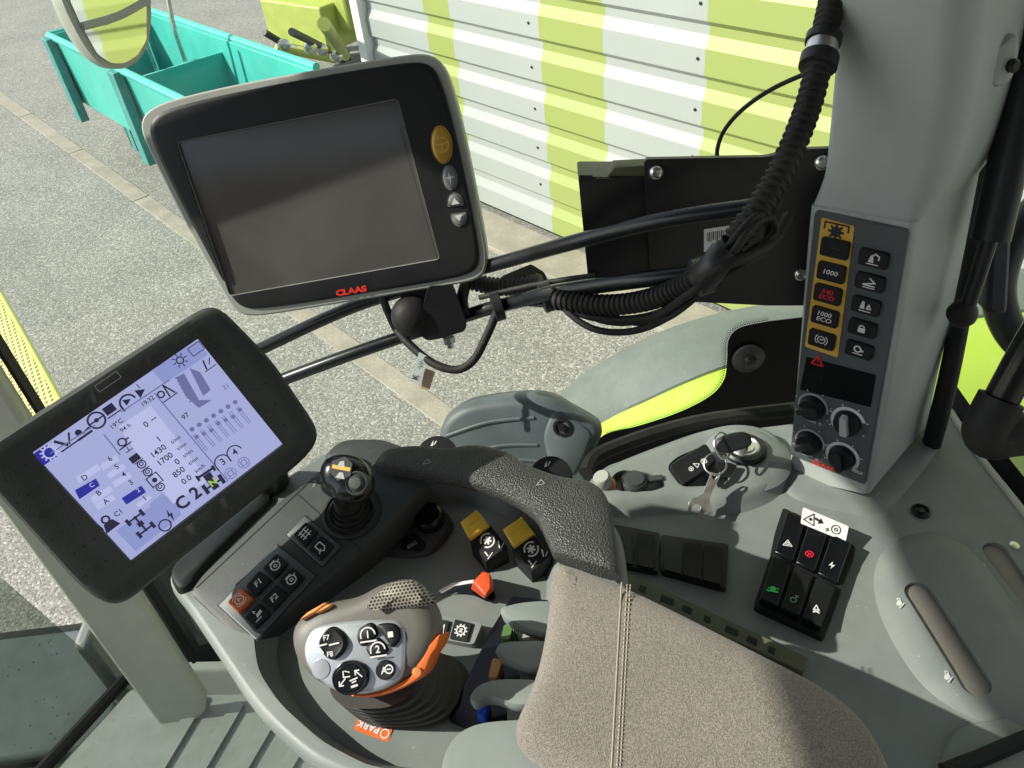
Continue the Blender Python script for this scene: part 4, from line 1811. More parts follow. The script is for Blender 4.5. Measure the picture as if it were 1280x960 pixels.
loft(bm, [[q + V((0, .002, 0)) for q in e0], [q + V((0, .002, 0)) for q in e1], [q + V((0, .004, -.004)) for q in e1], [q + V((0, .004, -.004)) for q in e0]], False, False, closed=False)
obj('black_border', bm, M['frit'], t)
bm = new()
boxb(bm, P(1232, 395, .80), P(1262, 395, .80) - P(1232, 395, .80), V((0, .03, 0)), P(1252, 30, .80) - P(1232, 395, .80))
obj('frame_bar', bm, M['black'], t, bev=.006)
bm = new()
tube(bm, [P(1320, 235, .86), P(1272, 290, .86), P(1250, 345, .86), P(1252, 390, .86), P(1276, 430, .86), P(1320, 452, .86)], .017, 12, 6)
obj('frame_bend', bm, M['black'], t)
# ================================================================== BRACKET, RAILS, HOSES
BKF = Fr((.2, .60, 2.25), (-.1, -1, .12), (1, 0, 0))
bk = thing('mounting_bracket', 'large black steel bracket plates bolted to the grey pillar, with a white barcode sticker', 'bracket', tuple(BKF.hit(900, 290)))
bm = new()
prism(bm, BKF, [(805, 199), (962, 196), (985, 187), (1075, 184), (1075, 250), (1060, 382), (960, 382), (860, 377), (820, 372), (812, 330)], -.006, 0, r=.005)
obj('main_plate', bm, M['metalblk'], bk, bev=.0012)
bm = new()
prism(bm, BKF, [(723, 221), (806, 221), (830, 340), (824, 372), (800, 348), (735, 347)], -.05, -.008, r=.003)
obj('side_box', bm, M['metalblk'], bk, bev=.002)
bm = new()
prism(bm, BKF, [(758, 222), (768, 209), (812, 207), (812, 224)], -.030, -.010)
obj('tab', bm, M['olive'], bk, bev=.001)
bm = new()
prism(bm, BKF, [(724, 219), (741, 219), (741, 226), (724, 227)], -.009, -.005)
prism(bm, BKF, [(745, 223), (770, 223), (770, 227), (745, 227)], -.009, -.0055)
obj('edge_strip', bm, M['black'], bk)
for (u, v, s) in ((820, 215, 1), (1027, 203, 1.1), (1000, 342, 1.0)):
    bm = new()
    lathe(bm, BKF.hit(u, v, 0), BKF.n, [(.0062 * s, 0), (.0062 * s, .0015), (.0052 * s, .0045), (.0035 * s, .0055), (.003 * s, .0035), (.001, .0033)], 20)
    obj('bolt', bm, M['steel'], bk)
bm = new()
prism(bm, BKF, [(880, 287), (912, 282), (906, 308), (880, 315)], 0, .0006)
o = obj('barcode_sticker', bm, M['sticker'], bk)
ik = Ink(BKF, .0009)
for k in range(9):
    ik.at(884 + k * 2.6, 291 - k * .4, .001).line([(0, 0), (0, -7 - (k % 3))], .5 + .5 * (k % 2))
ik.done('barcode', M['ink'], o)

rails = (([(322, 438, .87), (430, 388, .845), (520, 358, .82), (620, 330, .77), (720, 302, .685), (830, 275, .632), (940, 259, .60)], 'upper black tubular monitor rail running from the bracket behind the large black monitor'),
         ([(352, 475, .85), (430, 446, .83), (520, 415, .815), (600, 389, .795), (650, 376, .755), (700, 364, .705), (800, 350, .648), (900, 338, .62)], 'lower black tubular monitor rail carrying the hoses and cable ties'))
for pts, lab in rails:
    q = [P(*p) for p in pts]
    bm = new()
    tube(bm, q, .0068, 16, 6)
    o = obj('monitor_rail', bm, M['rail'], base=q[3])
    tag(o, lab, 'rail', 'black monitor rails')
# big corrugated hose
h1 = [P(u, v, d) for u, v, d in ((1052, -60, .60), (1040, 0, .585), (1028, 55, .575), (1014, 120, .57), (990, 185, .565), (958, 245, .565), (915, 305, .57), (880, 340, .59), (845, 362, .62), (800, 377, .65), (750, 381, .675), (690, 374, .70))]
bm = new()
hose(bm, h1[:7], .0098, .0062, .0016)
hs = thing('corrugated_hose', 'thick black corrugated hose with a silver banded collar hanging beside the pillar', 'hose', tuple(h1[4]))
obj('conduit', bm, M['rubber'], hs)
d = (h1[3] - h1[1]).normalized()
c = P(1026, 66, .575)
for nm, r, z0, z1, m in (('collar', .0128, .008, .014, 'black'), ('clamp_band', .0112, -.002, .007, 'steel'), ('collar', .0135, -.012, -.003, 'black')):
    bm = new()
    lathe(bm, c, -d, [(r - .002, z0 - .001), (r, z0), (r, z1), (r - .002, z1 + .001)], 28)
    obj(nm, bm, M[m], hs)
bm = new()
hose(bm, h1[6:], .0092, .0052, .0014)
tag(obj('corrugated_hose', bm, M['rubber'], base=h1[8]), 'slimmer black corrugated hose lying along the lower rail', 'hose')
# tape sleeve over the branching point
bm = new()
tube(bm, [P(906, 315, .560), P(892, 333, .562), P(878, 349, .575)], .0105, 16, 6)
tag(obj('tape_sleeve', bm, M['metalblk'], base=P(892, 333, .562)), 'black taped sleeve where the two corrugated hoses meet', 'sleeve')
cabs = [([(690, 362, .70), (712, 392, .69), (745, 412, .68), (790, 414, .67), (835, 396, .65), (880, 350, .585), (925, 290, .555), (968, 250, .57)], .0030, 'black harness cable sagging lowest under the hoses'),
        ([(690, 372, .70), (735, 395, .685), (790, 399, .668), (840, 385, .64), (900, 345, .575), (945, 322, .58), (972, 300, .60)], .0036, 'thick black harness cable tucked under the slimmer hose'),
        ([(700, 378, .70), (760, 402, .68), (815, 396, .655), (870, 362, .585), (922, 335, .565), (958, 310, .58), (960, 282, .585), (940, 270, .58)], .0032, 'black harness cable looping back up to the taped sleeve'),
        ([(877, 350, .565), (905, 332, .553), (940, 318, .56), (968, 300, .58), (985, 270, .60)], .0042, 'short fat black cable beside the taped sleeve in front of the bracket')]
cabs += [([(690, 366, .71), (740, 388, .69), (800, 404, .67), (850, 385, .63), (890, 345, .58), (930, 300, .56), (950, 275, .565)], .0026, 'thin black harness cable between the slimmer hose and the sagging one'),
         ([(640, 378, .76), (700, 383, .72), (760, 396, .69), (820, 402, .66), (862, 378, .61), (884, 350, .58)], .0028, 'black harness cable running from the rail tie up to the hose fork'),
         ([(880, 352, .575), (915, 318, .555), (938, 285, .555), (962, 272, .57), (968, 292, .575), (942, 312, .57), (905, 340, .57)], .0030, 'black harness cable bent in a tight eye above the hose fork'),
         ([(985, 215, .60), (975, 245, .59), (962, 275, .58), (955, 305, .585)], .0034, 'short black harness cable dropping beside the thick hose'),
         ([(600, 372, .785), (640, 362, .76), (690, 352, .735), (745, 344, .71)], .0026, 'thin black cable strapped along the lower rail')]
for pts, r, lab in cabs:
    q = [P(*p) for p in pts]
    bm = new()
    tube(bm, q, r, 10, 8)
    tag(obj('harness_cable', bm, M['rubber'], base=q[2]), lab, 'cable', 'harness cables on the monitor arm')
bm = new()
q = [P(u, v, d) for u, v, d in ((1040, 82, .60), (1005, 93, .62), (962, 113, .64), (928, 137, .66), (906, 162, .675), (897, 185, .68), (897, 205, .68), (900, 230, .68))]
tube(bm, q, .0019, 8, 8)
tag(obj('thin_cable', bm, M['rubber'], base=q[3]), 'thin black cable arching from the hose collar down to the bracket', 'cable')
for (u, v, dd, ln, lab) in ((684, 371, .735, .012, 'wide black cable clip where the slimmer hose starts on the rail'), (622, 383, .768, .010, 'narrow black cable tie on the rail next to the clamp'), (877, 345, .585, .012, 'black tie around the hose fork in front of the bracket')):
    bm = new()
    a = P(u - 6, v + 2, dd)
    b = P(u + 6, v - 2, dd)
    dv = (b - a).normalized()
    lathe(bm, (a + b) / 2, dv, [(.0128, -ln / 2), (.0142, -ln / 2 + .001), (.0142, ln / 2 - .001), (.0128, ln / 2)], 20, ex=V((0, 0, 1)))
    tag(obj('cable_tie', bm, M['metalblk'], base=a), lab, 'cable tie', 'black ties on the monitor arm')
# clamp under the monitor
ck = thing('rail_clamp', 'black clamp block with ball mount under the large monitor, gripping both rails', 'clamp', tuple(P(540, 390, .79)))
CF = Fr(P(545, 385, .775), (.08, -.9, .35), P(580, 375, .775) - P(520, 392, .775))
bm = new()
prism(bm, CF, [(535, 358), (566, 356), (584, 405), (581, 414), (548, 424), (532, 426), (522, 414)], -.045, 0, r=.005)
obj('block', bm, M['black'], ck, bev=.003)
bm = new()
lathe(bm, CF.hit(516, 396, -.012), CF.n, [(.012, -.03), (.019, -.018), (.0215, -.004), (.019, .008), (.012, .014), (.004, .016)], 28)
obj('ball', bm, M['rubber'], ck)
bm = new()
prism(bm, CF, [(497, 362), (540, 352), (548, 392), (512, 400)], -.06, -.015, r=.006)
obj('neck', bm, M['black'], ck, bev=.003)
bm = new()
lathe(bm, CF.hit(561, 424, -.012), V((.05, -.3, -.9)), [(.0065, -.002), (.0065, .004), (.0035, .005), (.0035, .009)], 6)
obj('nut', bm, M['steel'], ck)
q = [P(u, v, d) for u, v, d in ((478, 372, .83), (486, 392, .82), (498, 415, .81), (520, 438, .80), (545, 456, .79), (572, 462, .785), (592, 450, .78), (606, 425, .775), (618, 398, .77), (624, 380, .766))]
bm = new()
tube(bm, q, .0042, 12, 8)
tag(obj('looped_cable', bm, M['rubber'], base=q[4]), 'black cable hanging in a loop below the rails with paper tags', 'cable')
TGF = Fr(P(524, 462, .792), (.1, -.85, .5), (1, 0, 0))
bm = new()
prism(bm, TGF, [(524, 440), (537, 447), (524, 481), (512, 476)], -.0008, 0, r=.001)
o = tag(obj('paper_tag', bm, M['paper'], base=TGF.o), 'pale folded paper tag with handwriting on the looped cable', 'tag', 'tags on the looped cable')
ik = Ink(TGF, .0005)
ik.at(519, 471, .006, 65).text('K', .01)
ik.at(526, 455, .004, 65).line([(-1.2, 0), (-.8, .5), (-.5, -.4), (-.1, .5), (.2, -.3), (.5, .4), (.9, -.2), (1.2, .2)], .1)
ik.done('lettering', M['ink'], o)
bm = new()
prism(bm, TGF, [(531, 460), (544, 465), (537, 487), (526, 486)], -.004, -.003, r=.001)
tag(obj('paper_tag', bm, M['kraft'], base=TGF.o), 'tan paper tag hanging behind the pale one on the looped cable', 'tag', 'tags on the looped cable')
# connector behind the rail
cn = thing('plug_connector', 'olive grey cable plug with a ribbed boot behind the lower rail', 'plug', tuple(P(645, 350, .80)))
bm = new()
hose(bm, [P(592, 352, .815), P(618, 358, .81), P(650, 358, .80), P(680, 352, .79)], .0095, .005, .0016)
obj('ribbed_boot', bm, M['boot'], cn)
bm = new()
f4 = Fr(P(655, 345, .80), (.1, -.8, .5), P(680, 350, .8) - P(640, 350, .8))
prism(bm, f4, [(628, 345), (664, 330), (680, 340), (690, 360), (660, 368), (640, 362)], -.02, .0, r=.002)
prism(bm, f4, [(655, 340), (668, 334), (674, 346), (660, 352)], 0, .003, r=.001)
obj('plug_body', bm, M['olive'], cn, bev=.001)
q = [P(u, v, d) for u, v, d in ((585, 345, .82), (578, 372, .80), (580, 392, .79))]
bm = new()
tube(bm, q, .006, 10, 6)
obj('cable_tail', bm, M['rubber'], cn)

# ================================================================== LARGE DARK MONITOR
T1, _ = quadframe([(221, 179), (496, 125), (548, 323), (286, 369)], .211)
t1 = thing('large_monitor', 'black monitor with grey outer edge, switched off screen and oval buttons', 'monitor', tuple(T1.w(0, 0, -.02)))
out1 = [(174, 158), (184, 138), (215, 124), (300, 104), (420, 82), (515, 67), (540, 68), (556, 83), (576, 150), (597, 250), (609, 318), (608, 340), (592, 352), (520, 364), (400, 384), (318, 396), (296, 391), (284, 375), (240, 295), (196, 208)]
pl = ccw(crom([T1.loc(u, v, -.001) for u, v in out1], 4))
bm = new()
pillowL(bm, T1, pl, [(.012, -.024), (.004, -.036), (.0005, -.026), (0, -.006), (.0006, -.0015), (.0022, 0)])
hs1 = obj('housing', bm, M['edgegrey'], t1)
bm = new()
pi = inset(pl, .0066)
pillowL(bm, T1, pi, [(0, -.004), (0, .0012), (.001, .0022), (.004, .0025)])
bez = obj('bezel', bm, M['black'], t1)
cb_ = new()
sq = [T1.loc(u, v, .0025) for u, v in ((221, 179), (496, 125), (548, 323), (286, 369))]
prismL(cb_, T1, rnd(ccw(sq), .003), -.0026, .01, .002)
carve(bez, [cb_])
cb_ = new()
prismL(cb_, T1, rnd(ccw(sq), .003), -.006, .01, .001)
carve(hs1, [cb_])
bm = new()
prismL(bm, T1, rnd(ccw([(a * 1.005, b * 1.005) for a, b in sq]), .003), -.0034, -.0022)
msc = mat('dark_screen', (.078, .076, .071), .13, var=.30, vs=7, spec=.5)  # lighter, cloudy base colour paints in the haze reflected on the glass
obj('screen', bm, msc, t1)
for (u, v, a, b, m, nm) in ((552, 181, .0088, .0158, 'gold', 'steering'), (562, 222, .0062, .0102, 'greykey', 'cross'), (569, 254, .0066, .0086, 'greykey', 'up'), (573, 270, .0066, .0086, 'greykey', 'down')):
    x, y = T1.loc(u, v, .003)
    base_ = circ(a, 32, b)
    if nm == 'up':
        base_ = [(p, q) for p, q in circ(a, 32, b * 1.0) if q > -.0022]
    if nm == 'down':
        base_ = [(p, q) for p, q in circ(a, 32, b * 1.0) if q < .0022]
    rot = math.radians(-4)
    bs_ = ccw([(x + p * math.cos(rot) - q * math.sin(rot), y + p * math.sin(rot) + q * math.cos(rot)) for p, q in base_])
    bm = new()
    pillowL(bm, T1, bs_, [(-.0012, .002), (-.001, .0034), (0, .003), (.0004, .0042), (.0022, .005)])
    o = obj('oval_button', bm, M[m], t1)
    ik = Ink(T1, .0054)
    ik.at(u, v, .0098)
    if nm == 'steering':
        ik.s = .013
        ik.ring(0, 0, .48, .09).line([(0, 0), (0, -.45)], .09).line([(-.45, .1), (0, 0)], .09).line([(.45, .1), (0, 0)], .09)
    elif nm == 'cross':
        ik.poly([(-.5, 0), (-.1, -.1), (0, -.55), (.1, -.1), (.5, 0), (.1, .1), (0, .55), (-.1, .1)])
    elif nm == 'up':
        ik.poly([(-.4, -.1), (.4, -.1), (0, .5)])
    else:
        ik.poly([(-.4, .1), (.4, .1), (0, -.5)])
    ik.done('symbol', M['panelyel'] if nm == 'steering' else M['white'], o)
ik = Ink(T1, .003)
ik.at(439, 363.5, .0062, 0, 1.35, .05).text('CLAAS', .06)
ik.done('logo', M['logo'], t1)
bm = new()
for pa, pb in (((500, 160), (553, 345)), ((500, 160), (508, 158))):
    a, b = V(T1.loc(*pa, .0026)), V(T1.loc(*pb, .0026))
    d = (b - a).normalized()
    q = V((-d.y, d.x)) * .0003
    sheetL(bm, T1, [tuple(a - q), tuple(b - q), tuple(b + q), tuple(a + q)], .0027)
obj('bezel_groove', bm, M['ink'], t1)

# ================================================================== COLOUR DISPLAY
T2, _ = quadframe([(42.7, 565.7), (246.7, 425), (351.7, 555), (164, 699)], .122)
t2 = thing('colour_display', 'lit colour display in a dark olive housing showing gear and engine readings', 'monitor', tuple(T2.w(0, 0, -.02)))
out2 = [(-22, 566), (2, 546), (60, 512), (160, 447), (240, 394), (268, 378), (285, 384), (330, 437), (372, 494), (396, 528), (398, 550), (386, 568), (340, 606), (260, 672), (190, 730), (160, 750), (140, 756), (116, 745), (80, 708), (30, 640), (-15, 590)]
c2_ = [(-46, 574), (268, 374), (342, 450), (406, 545), (384, 574), (146, 766), (104, 742)]
pl = rnd(ccw([T2.loc(u, v, .004) for u, v in c2_]), .0095, 6)
bm = new()
pillowL(bm, T2, pl, [(.02, -.055), (.008, -.045), (.001, -.022), (0, -.006), (.0008, .001), (.003, .004), (.006, .0045), (.016, .0040)])
hs2 = obj('housing', bm, M['rim'], t2)
q2 = [T2.loc(u, v, 0) for u, v in ((42.7, 565.7), (246.7, 425), (351.7, 555), (164, 699))]
cb_ = new()
prismL(cb_, T2, ccw(q2), -.004, .02, .0012)
carve(hs2, [cb_])
bm = new()
prismL(bm, T2, ccw([(a * 1.01, b * 1.01) for a, b in q2]), -.006, -.0005)
scn = obj('screen', bm, M['scr'], t2)
for k in (0, 1):
    bm = new()
    for i in range(6):
        for j in range(3):
            s, t_ = (1.05 + .062 * (j + .5 * (i % 2)), .04 + .17 * i) if k == 0 else (-.06 - .06 * (j + .5 * (i % 2)), .04 + .17 * i)
            a = V(q2[0]).lerp(V(q2[1]), s)
            b = V(q2[3]).lerp(V(q2[2]), s)
            c = a.lerp(b, t_)
            sheetL(bm, T2, [(c.x + x, c.y + y) for x, y in circ(.0008, 8)], .0047)
    obj('bezel_dot', bm, M['ink'], t2, flat=True)
bm = new()
c = T2.loc(135, 477, .0045)
d = V(T2.loc(147, 470, .0045)) - V(T2.loc(124, 483, .0045))
ik = Ink(T2, .0049, .80)
ik.at(135, 477, .02, 0, 1).line([(-.5, .15), (.5, .15), (.5, -.15), (-.5, -.15)], .03, True)
ik.done('badge', M['edgegrey'], t2)
bm.free()


def SV(x, y):
    """position on the display from the enlarged crop used for measuring"""
    return (30 + x / 3, 400 + y / 3)


def q4(*p):
    return [V(T2.loc(*SV(*a), .0)) for a in p]


def area_(name, m, polys, h):
    for k, p in enumerate(polys):
        bm = new()
        sheetL(bm, T2, [tuple(x) for x in q4(*p)], h + k * 1e-5)
        obj(name, bm, m, scn, flat=True)


area_('top_bar', M['scr_lo'], [[(480, 188), (648, 78), (690, 130), (525, 240)], [(345, 790), (560, 640), (590, 730), (420, 868)], [(470, 690), (520, 650), (580, 740), (530, 782)]], .0002)
area_('pale_field', M['scr_hi'], [[(195, 590), (275, 540), (290, 560), (208, 612)], [(250, 665), (320, 620), (335, 640), (262, 690)],
      [(265, 690), (330, 655), (345, 672), (278, 712)], [(285, 545), (345, 505), (358, 525), (297, 565)], [(310, 578), (370, 538), (383, 556), (322, 596)],
      [(330, 610), (392, 570), (405, 588), (343, 628)], [(420, 690), (470, 655), (480, 668), (430, 704)], [(355, 400), (475, 320), (690, 600), (560, 690), (520, 640)]], .0004)
area_('selected_field', M['scr_sel'], [[(191, 638), (270, 594), (285, 620), (208, 672)], [(366, 668), (440, 620), (458, 645), (384, 692)], [(38, 500), (92, 464), (125, 512), (70, 548)]], .0006)
area_('tyre_shape', M['scr_mid'], [[(570, 215), (600, 200), (655, 300), (705, 300), (655, 330), (605, 285)], [(620, 180), (660, 195), (700, 262), (672, 285)]], .0005)
ik = Ink(T2, .0008, .80)


def T(x, y, s, h, bold=.0):
    ik.at(*SV(x, y), h).text(s, bold)


for x, y, s, h in ((227, 590, 'D', 0.0044), (280, 648, 'B', 0.0044), (307, 680, 'A', 0.0044), (322, 520, '6', 0.0044), (347, 550, '5', 0.0044), (374, 579, '4', 0.0044), (400, 609, '3', 0.0044), (452, 668, '1', 0.0044),
                   (352, 724, 'C1', 0.0044), (348, 388, '19°C', 0.0041), (380, 404, '94 h', 0.0037), (465, 303, '19:32', 0.0039), (457, 391, '0', 0.0051), (486, 371, '--', .0009),
                   (505, 446, '1', 0.0051), (505, 490, '1430', 0.0051), (530, 520, '1700', 0.0051), (574, 531, '0', 0.0051), (580, 570, '850', 0.0051), (609, 598, '0.0', 0.0051),
                   (568, 448, 't/mn', 0.0034), (591, 473, 't/mn', 0.0034), (613, 500, 't/mn', 0.0034), (634, 528, 't/mn', 0.0034), (660, 556, 'km/h', 0.0034), (605, 360, '97', 0.0044),
                   (745, 531, '3', .0060), (790, 495, '4', .0060), (428, 248, '1', 0.0041)):
    T(x, y, s, h, .012)
T(615, 668, 'C 2', .0112, .03)
# top row of icons
ik.at(*SV(158, 458), .012).line([(-.6, -.35), (.6, -.35)], .1).line([(-.5, .45), (-.05, -.2)], .18).line([(.5, .4), (.1, -.2)], .12)
ik.at(*SV(218, 420), .012).disc(-.2, .1, .22).line([(-.5, -.3), (.5, -.3)], .16).line([(0, -.1), (.5, .0)], .12)
ik.at(*SV(272, 376), .013).ring(0, 0, .5, .12).line([(-.45, 0), (.45, 0)], .1).disc(0, 0, .14)
ik.at(*SV(324, 335), .010).poly([(-.5, -.3), (.4, -.3), (.4, .4), (-.5, .4)]).line([(-.6, -.5), (.6, -.5)], .1)
ik.at(*SV(384, 300), .013).ring(0, -.2, .5, .12, 0, 180, 12).line([(-.5, -.2), (-.5, -.5)], .12).poly([(-.2, -.3), (-.2, .15), (.25, -.1)])
ik.at(*SV(438, 270), .008).poly([(-.4, -.5), (-.4, .5), (.5, 0)])
ik.at(*SV(585, 151), .011).ring(0, 0, .26, .1)
for k in range(8):
    a = math.radians(45 * k)
    ik.line([(.38 * math.cos(a), .38 * math.sin(a)), (.55 * math.cos(a), .55 * math.sin(a))], .08)
ik.at(*SV(645, 108), .011).line([(-.5, -.35), (.5, -.35), (.5, .35), (-.5, .35)], .06, True)
ik.at(*SV(688, 165), .011).line([(-.5, -.4), (.5, -.4)], .07).line([(-.3, -.3), (-.1, .4)], .12).line([(.1, -.1), (.4, .3)], .08)
ik.at(*SV(530, 275), .013).line([(-.5, -.4), (.6, -.4)], .07).ring(-.25, .1, .2, .1).line([(.1, -.3), (.2, .5), (.5, -.3)], .1)
# middle column icons
ik.at(*SV(368, 458), .009).ring(0, 0, .35, .14).line([(-.6, -.45), (.6, -.45)], .12).line([(.3, 0), (.65, 0)], .14)
ik.at(*SV(392, 485), .006).line([(-.5, -.2), (.5, -.2)], .12).line([(0, -.2), (0, .4)], .12)
ik.at(*SV(418, 518), .009).poly([(-.5, -.3), (.4, -.3), (.4, .35), (-.5, .35)])
for x, y in ((441, 541), (464, 570), (511, 626)):
    ik.at(*SV(x, y), .0095).ring(0, 0, .34, .1).ring(0, .05, .16, .08).line([(-.4, .35), (.4, .35)], .08)
ik.at(*SV(490, 600), .0095).disc(0, 0, .22).line([(-.5, -.5), (-.5, .5), (.5, .5), (.5, -.5)], .1)
# big icons
ik.at(*SV(700, 600), .018, -4).poly([(-.16, -.5), (.16, -.5), (.2, .35), (-.2, .35)]).line([(-.45, .42), (.45, .42)], .12)
for sx_ in (-1, 1):
    ik.poly([(sx_ * .34, -.5), (sx_ * .52, -.5), (sx_ * .52, .0), (sx_ * .34, .0)]).poly([(sx_ * .36, .25), (sx_ * .48, .25), (sx_ * .48, .55), (sx_ * .36, .55)])
ik.line([(-.4, -.25), (.4, -.25)], .1)
ik.at(*SV(318, 762), .013).poly([(-.5, -.45), (.5, -.45), (.3, .1), (-.3, .1)]).ring(0, .3, .22, .12).line([(-.5, -.1), (-.55, .35)], .12)
ik.at(*SV(437, 764), .017).line([(0, -.45), (0, .45)], .1).line([(-.35, .4), (.35, .4)], .09).line([(-.35, -.4), (.35, -.4)], .09)
for sx_ in (-1, 1):
    for sy_ in (-1, 1):
        ik.poly([(sx_ * .3, sy_ * .4 - .18), (sx_ * .46, sy_ * .4 - .18), (sx_ * .46, sy_ * .4 + .18), (sx_ * .3, sy_ * .4 + .18)])
ik.poly([(-.14, -.12), (.14, -.12), (.14, .12), (-.14, .12)])
ik.at(*SV(537, 757), .012).ring(-.25, -.1, .4, .1).poly([(.5, .75), (.25, .2), (.42, .22), (.35, -.3), (.65, .35), (.47, .32)])
# right column
ik.at(*SV(742, 530), .012).ring(0, -.1, .55, .09, 0, 180, 14).line([(-.55, -.1), (-.55, -.4)], .1)
ik.at(*SV(788, 495), .012).ring(0, -.1, .55, .09, 0, 180, 14).line([(-.55, -.1), (-.55, -.4)], .1)
ik.done('symbol', M['scr_ink'], scn)
ik = Ink(T2, .0009, .80)
for x, y in ((775, 575), (824, 535)):
    ik.at(*SV(x, y), .0095).ring(0, 0, .5, .07).ring(0, 0, .25, .08).line([(-.25, -.3), (-.25, .3)], .07).line([(.25, -.3), (.25, .3)], .07)
for k in range(7):
    x0, y0 = 628 + 27 * k, 420 - 17 * k
    bx0 = V(T2.loc(*SV(x0, y0), .0009))
    ik.at(*SV(x0 + 30, y0 + 35), .020).line([(-.05, -.5), (-.05, .38)], .03).line([(.05, -.5), (.05, .38)], .03)
    ik.at(*SV(x0 + 2, y0 - 10), .005).disc(0, 0, .4)
    ik.at(*SV(x0 + 20, y0 + 18 + 5 * (k % 3)), .004).disc(0, 0, .45)
ik.at(*SV(755, 250), .0042).text('21', .01)
ik.at(*SV(625, 438), .001).line([(0, 0)] * 2, .1)
for (p0, p1) in (((490, 275), (765, 605)), ((300, 430), (360, 505)), ((100, 500), (265, 395)), ((365, 345), (545, 225))):
    a, b = T2.loc(*SV(*p0), .0009), T2.loc(*SV(*p1), .0009)
    ik.c, ik.s, ik.r, ik.sx, ik.sh = (0, 0), 1, 0, 1, 0
    ik.line([a, b], .0008)
ik.done('fine_line', M['scr_mid'], scn)
ik = Ink(T2, .0010, .80)
ik.at(*SV(254, 619), .0036).text('C', .012)
ik.at(*SV(428, 638), .0036).text('2', .012)
ik.at(*SV(96, 497), .012).ring(0, 0, .38, .1)
for k in range(12):
    a = math.radians(30 * k)
    ik.line([(.42 * math.cos(a), .42 * math.sin(a)), (.55 * math.cos(a), .55 * math.sin(a))], .1)
ik.done('pale_symbol', M['scr_hi'], scn)
ik = Ink(T2, .0012, .80)
ik.at(*SV(708, 608), .0062).text('N', .03)
ik.done('green_letter', M['scr_green'], scn)
ik = Ink(T2, .0010, .80)
for k in range(8):
    ik.at(*SV(588 + 7.6 * k, 218 + 12.5 * k), .0075, -8).line([(-.5, .25), (.45, .25)], .16)
ik.done('tyre_lug', M['scr_mid'], scn)
# arm of the display
bm = new()
f5 = Fr(T2.w(.03, -.05, -.06), T2.n, T2.ex)
c0 = T2.w(.02, -.03, -.055)
c1 = PZ(330, 690, 2.04)
tube(bm, [T2.w(.03, -.02, -.06), T2.w(.05, -.045, -.085), PZ(350, 640, 2.0)], .016, 14, 5)
obj('support_arm', bm, M['black'], t2)

# ================================================================== ARMREST CONSOLE
ZT = 2.055
AF = Fr((-.05, .33, ZT), UP)
ar = thing('armrest_console', 'dark grey driver armrest console with sunken tray and slanted key panel', 'armrest', (-.05, .33, ZT - .1))
shell_px = [(580, 1060), (490, 990), (404, 962), (360, 928), (316, 884), (276, 824), (232, 758), (206, 722), (230, 692), (330, 612), (400, 566), (432, 550), (480, 551), (520, 568), (600, 582), (700, 608), (768, 650), (785, 720), (800, 1010)]
pl = ccw(crom([AF.loc(u, v) for u, v in shell_px], 3))
bm = new()
pillowL(bm, AF, pl, [(.025, -.11), (.012, -.08), (.003, -.03), (0, -.010), (.0008, -.004), (.004, -.0005), (.006, 0)])
shl = obj('shell', bm, M['grey'], ar)
ZTR = -.020
TR = AF.up(ZTR)
tray_px = [(545, 962), (466, 960), (404, 928), (350, 880), (322, 838), (316, 790), (345, 720), (395, 668), (440, 650), (500, 600), (560, 592), (640, 612), (690, 650), (700, 700), (690, 800), (660, 960), (600, 960)]
cb_ = new()
tl = ccw(rnd(ccw([AF.loc(u, v) for u, v in tray_px]), .012, 4))
prismL(cb_, AF, tl, ZTR, .02, .008 * 0 + .0)
cb2 = new()
loft(cb2, [[AF.w(a, b, ZTR) for a, b in inset(tl, .009)], [AF.w(a, b, 0) for a, b in tl], [AF.w(a, b, .02) for a, b in inset(tl, -.006)]])
cb_.free()
carve(shl, [cb2])
# slanted left key panel
PA, pa_ = quadframe([(272.5, 756), (346, 680), (394, 720), (320, 800)], .0605)
nA = V((-.05, -.24, .97)).normalized()
PA = Fr(PZ(333, 739, ZT + .008), nA, PA.ex)
plate = [(236, 741), (250, 720), (345, 628), (400, 590), (425, 570), (480, 556), (516, 572), (540, 598), (500, 640), (455, 688), (345, 778), (316, 803), (290, 792)]
bm = new()
pl = rnd(ccw([PA.loc(u, v) for u, v in plate]), .006, 4)
loft(bm, [[PA.w(a, b, -.045) for a, b in inset(pl, .004)], [PA.w(a, b, -.004) for a, b in pl], [PA.w(a, b, -.001) for a, b in inset(pl, .0008)], [PA.w(a, b, 0) for a, b in inset(pl, .003)]])
obj('key_panel', bm, M['dark'], ar)
bm = new()
for pa, pb in (((372, 618), (452, 688)), ((245, 735), (400, 590))):
    a, b = V(PA.loc(*pa)), V(PA.loc(*pb))
    d = (b - a).normalized()
    q = V((-d.y, d.x)) * .0004
    sheetL(bm, PA, [tuple(a - q), tuple(b - q), tuple(b + q), tuple(a + q)], .0004)
obj('panel_seam', bm, M['ink'], ar)
# front cowl of the console
bm = new()
pl = rnd(ccw([AF.loc(u, v, .012) for u, v in ((400, 572), (425, 548), (478, 547), (516, 562), (545, 580), (520, 592), (470, 575), (425, 578))]), .006, 4)
pillowL(bm, AF, pl, [(-.006, -.05), (-.002, .0), (0, .010), (.003, .013)])
obj('front_cowl', bm, M['dark'], ar)
bm = new()
pl = rnd(ccw([AF.loc(u, v, .006) for u, v in ((207, 713), (218, 700), (330, 608), (345, 618), (250, 712), (236, 735), (222, 742))]), .006, 4)
pillowL(bm, AF, pl, [(-.002, -.05), (0, .0), (.002, .005), (.004, .006)])
obj('side_cowl', bm, M['black'], ar)


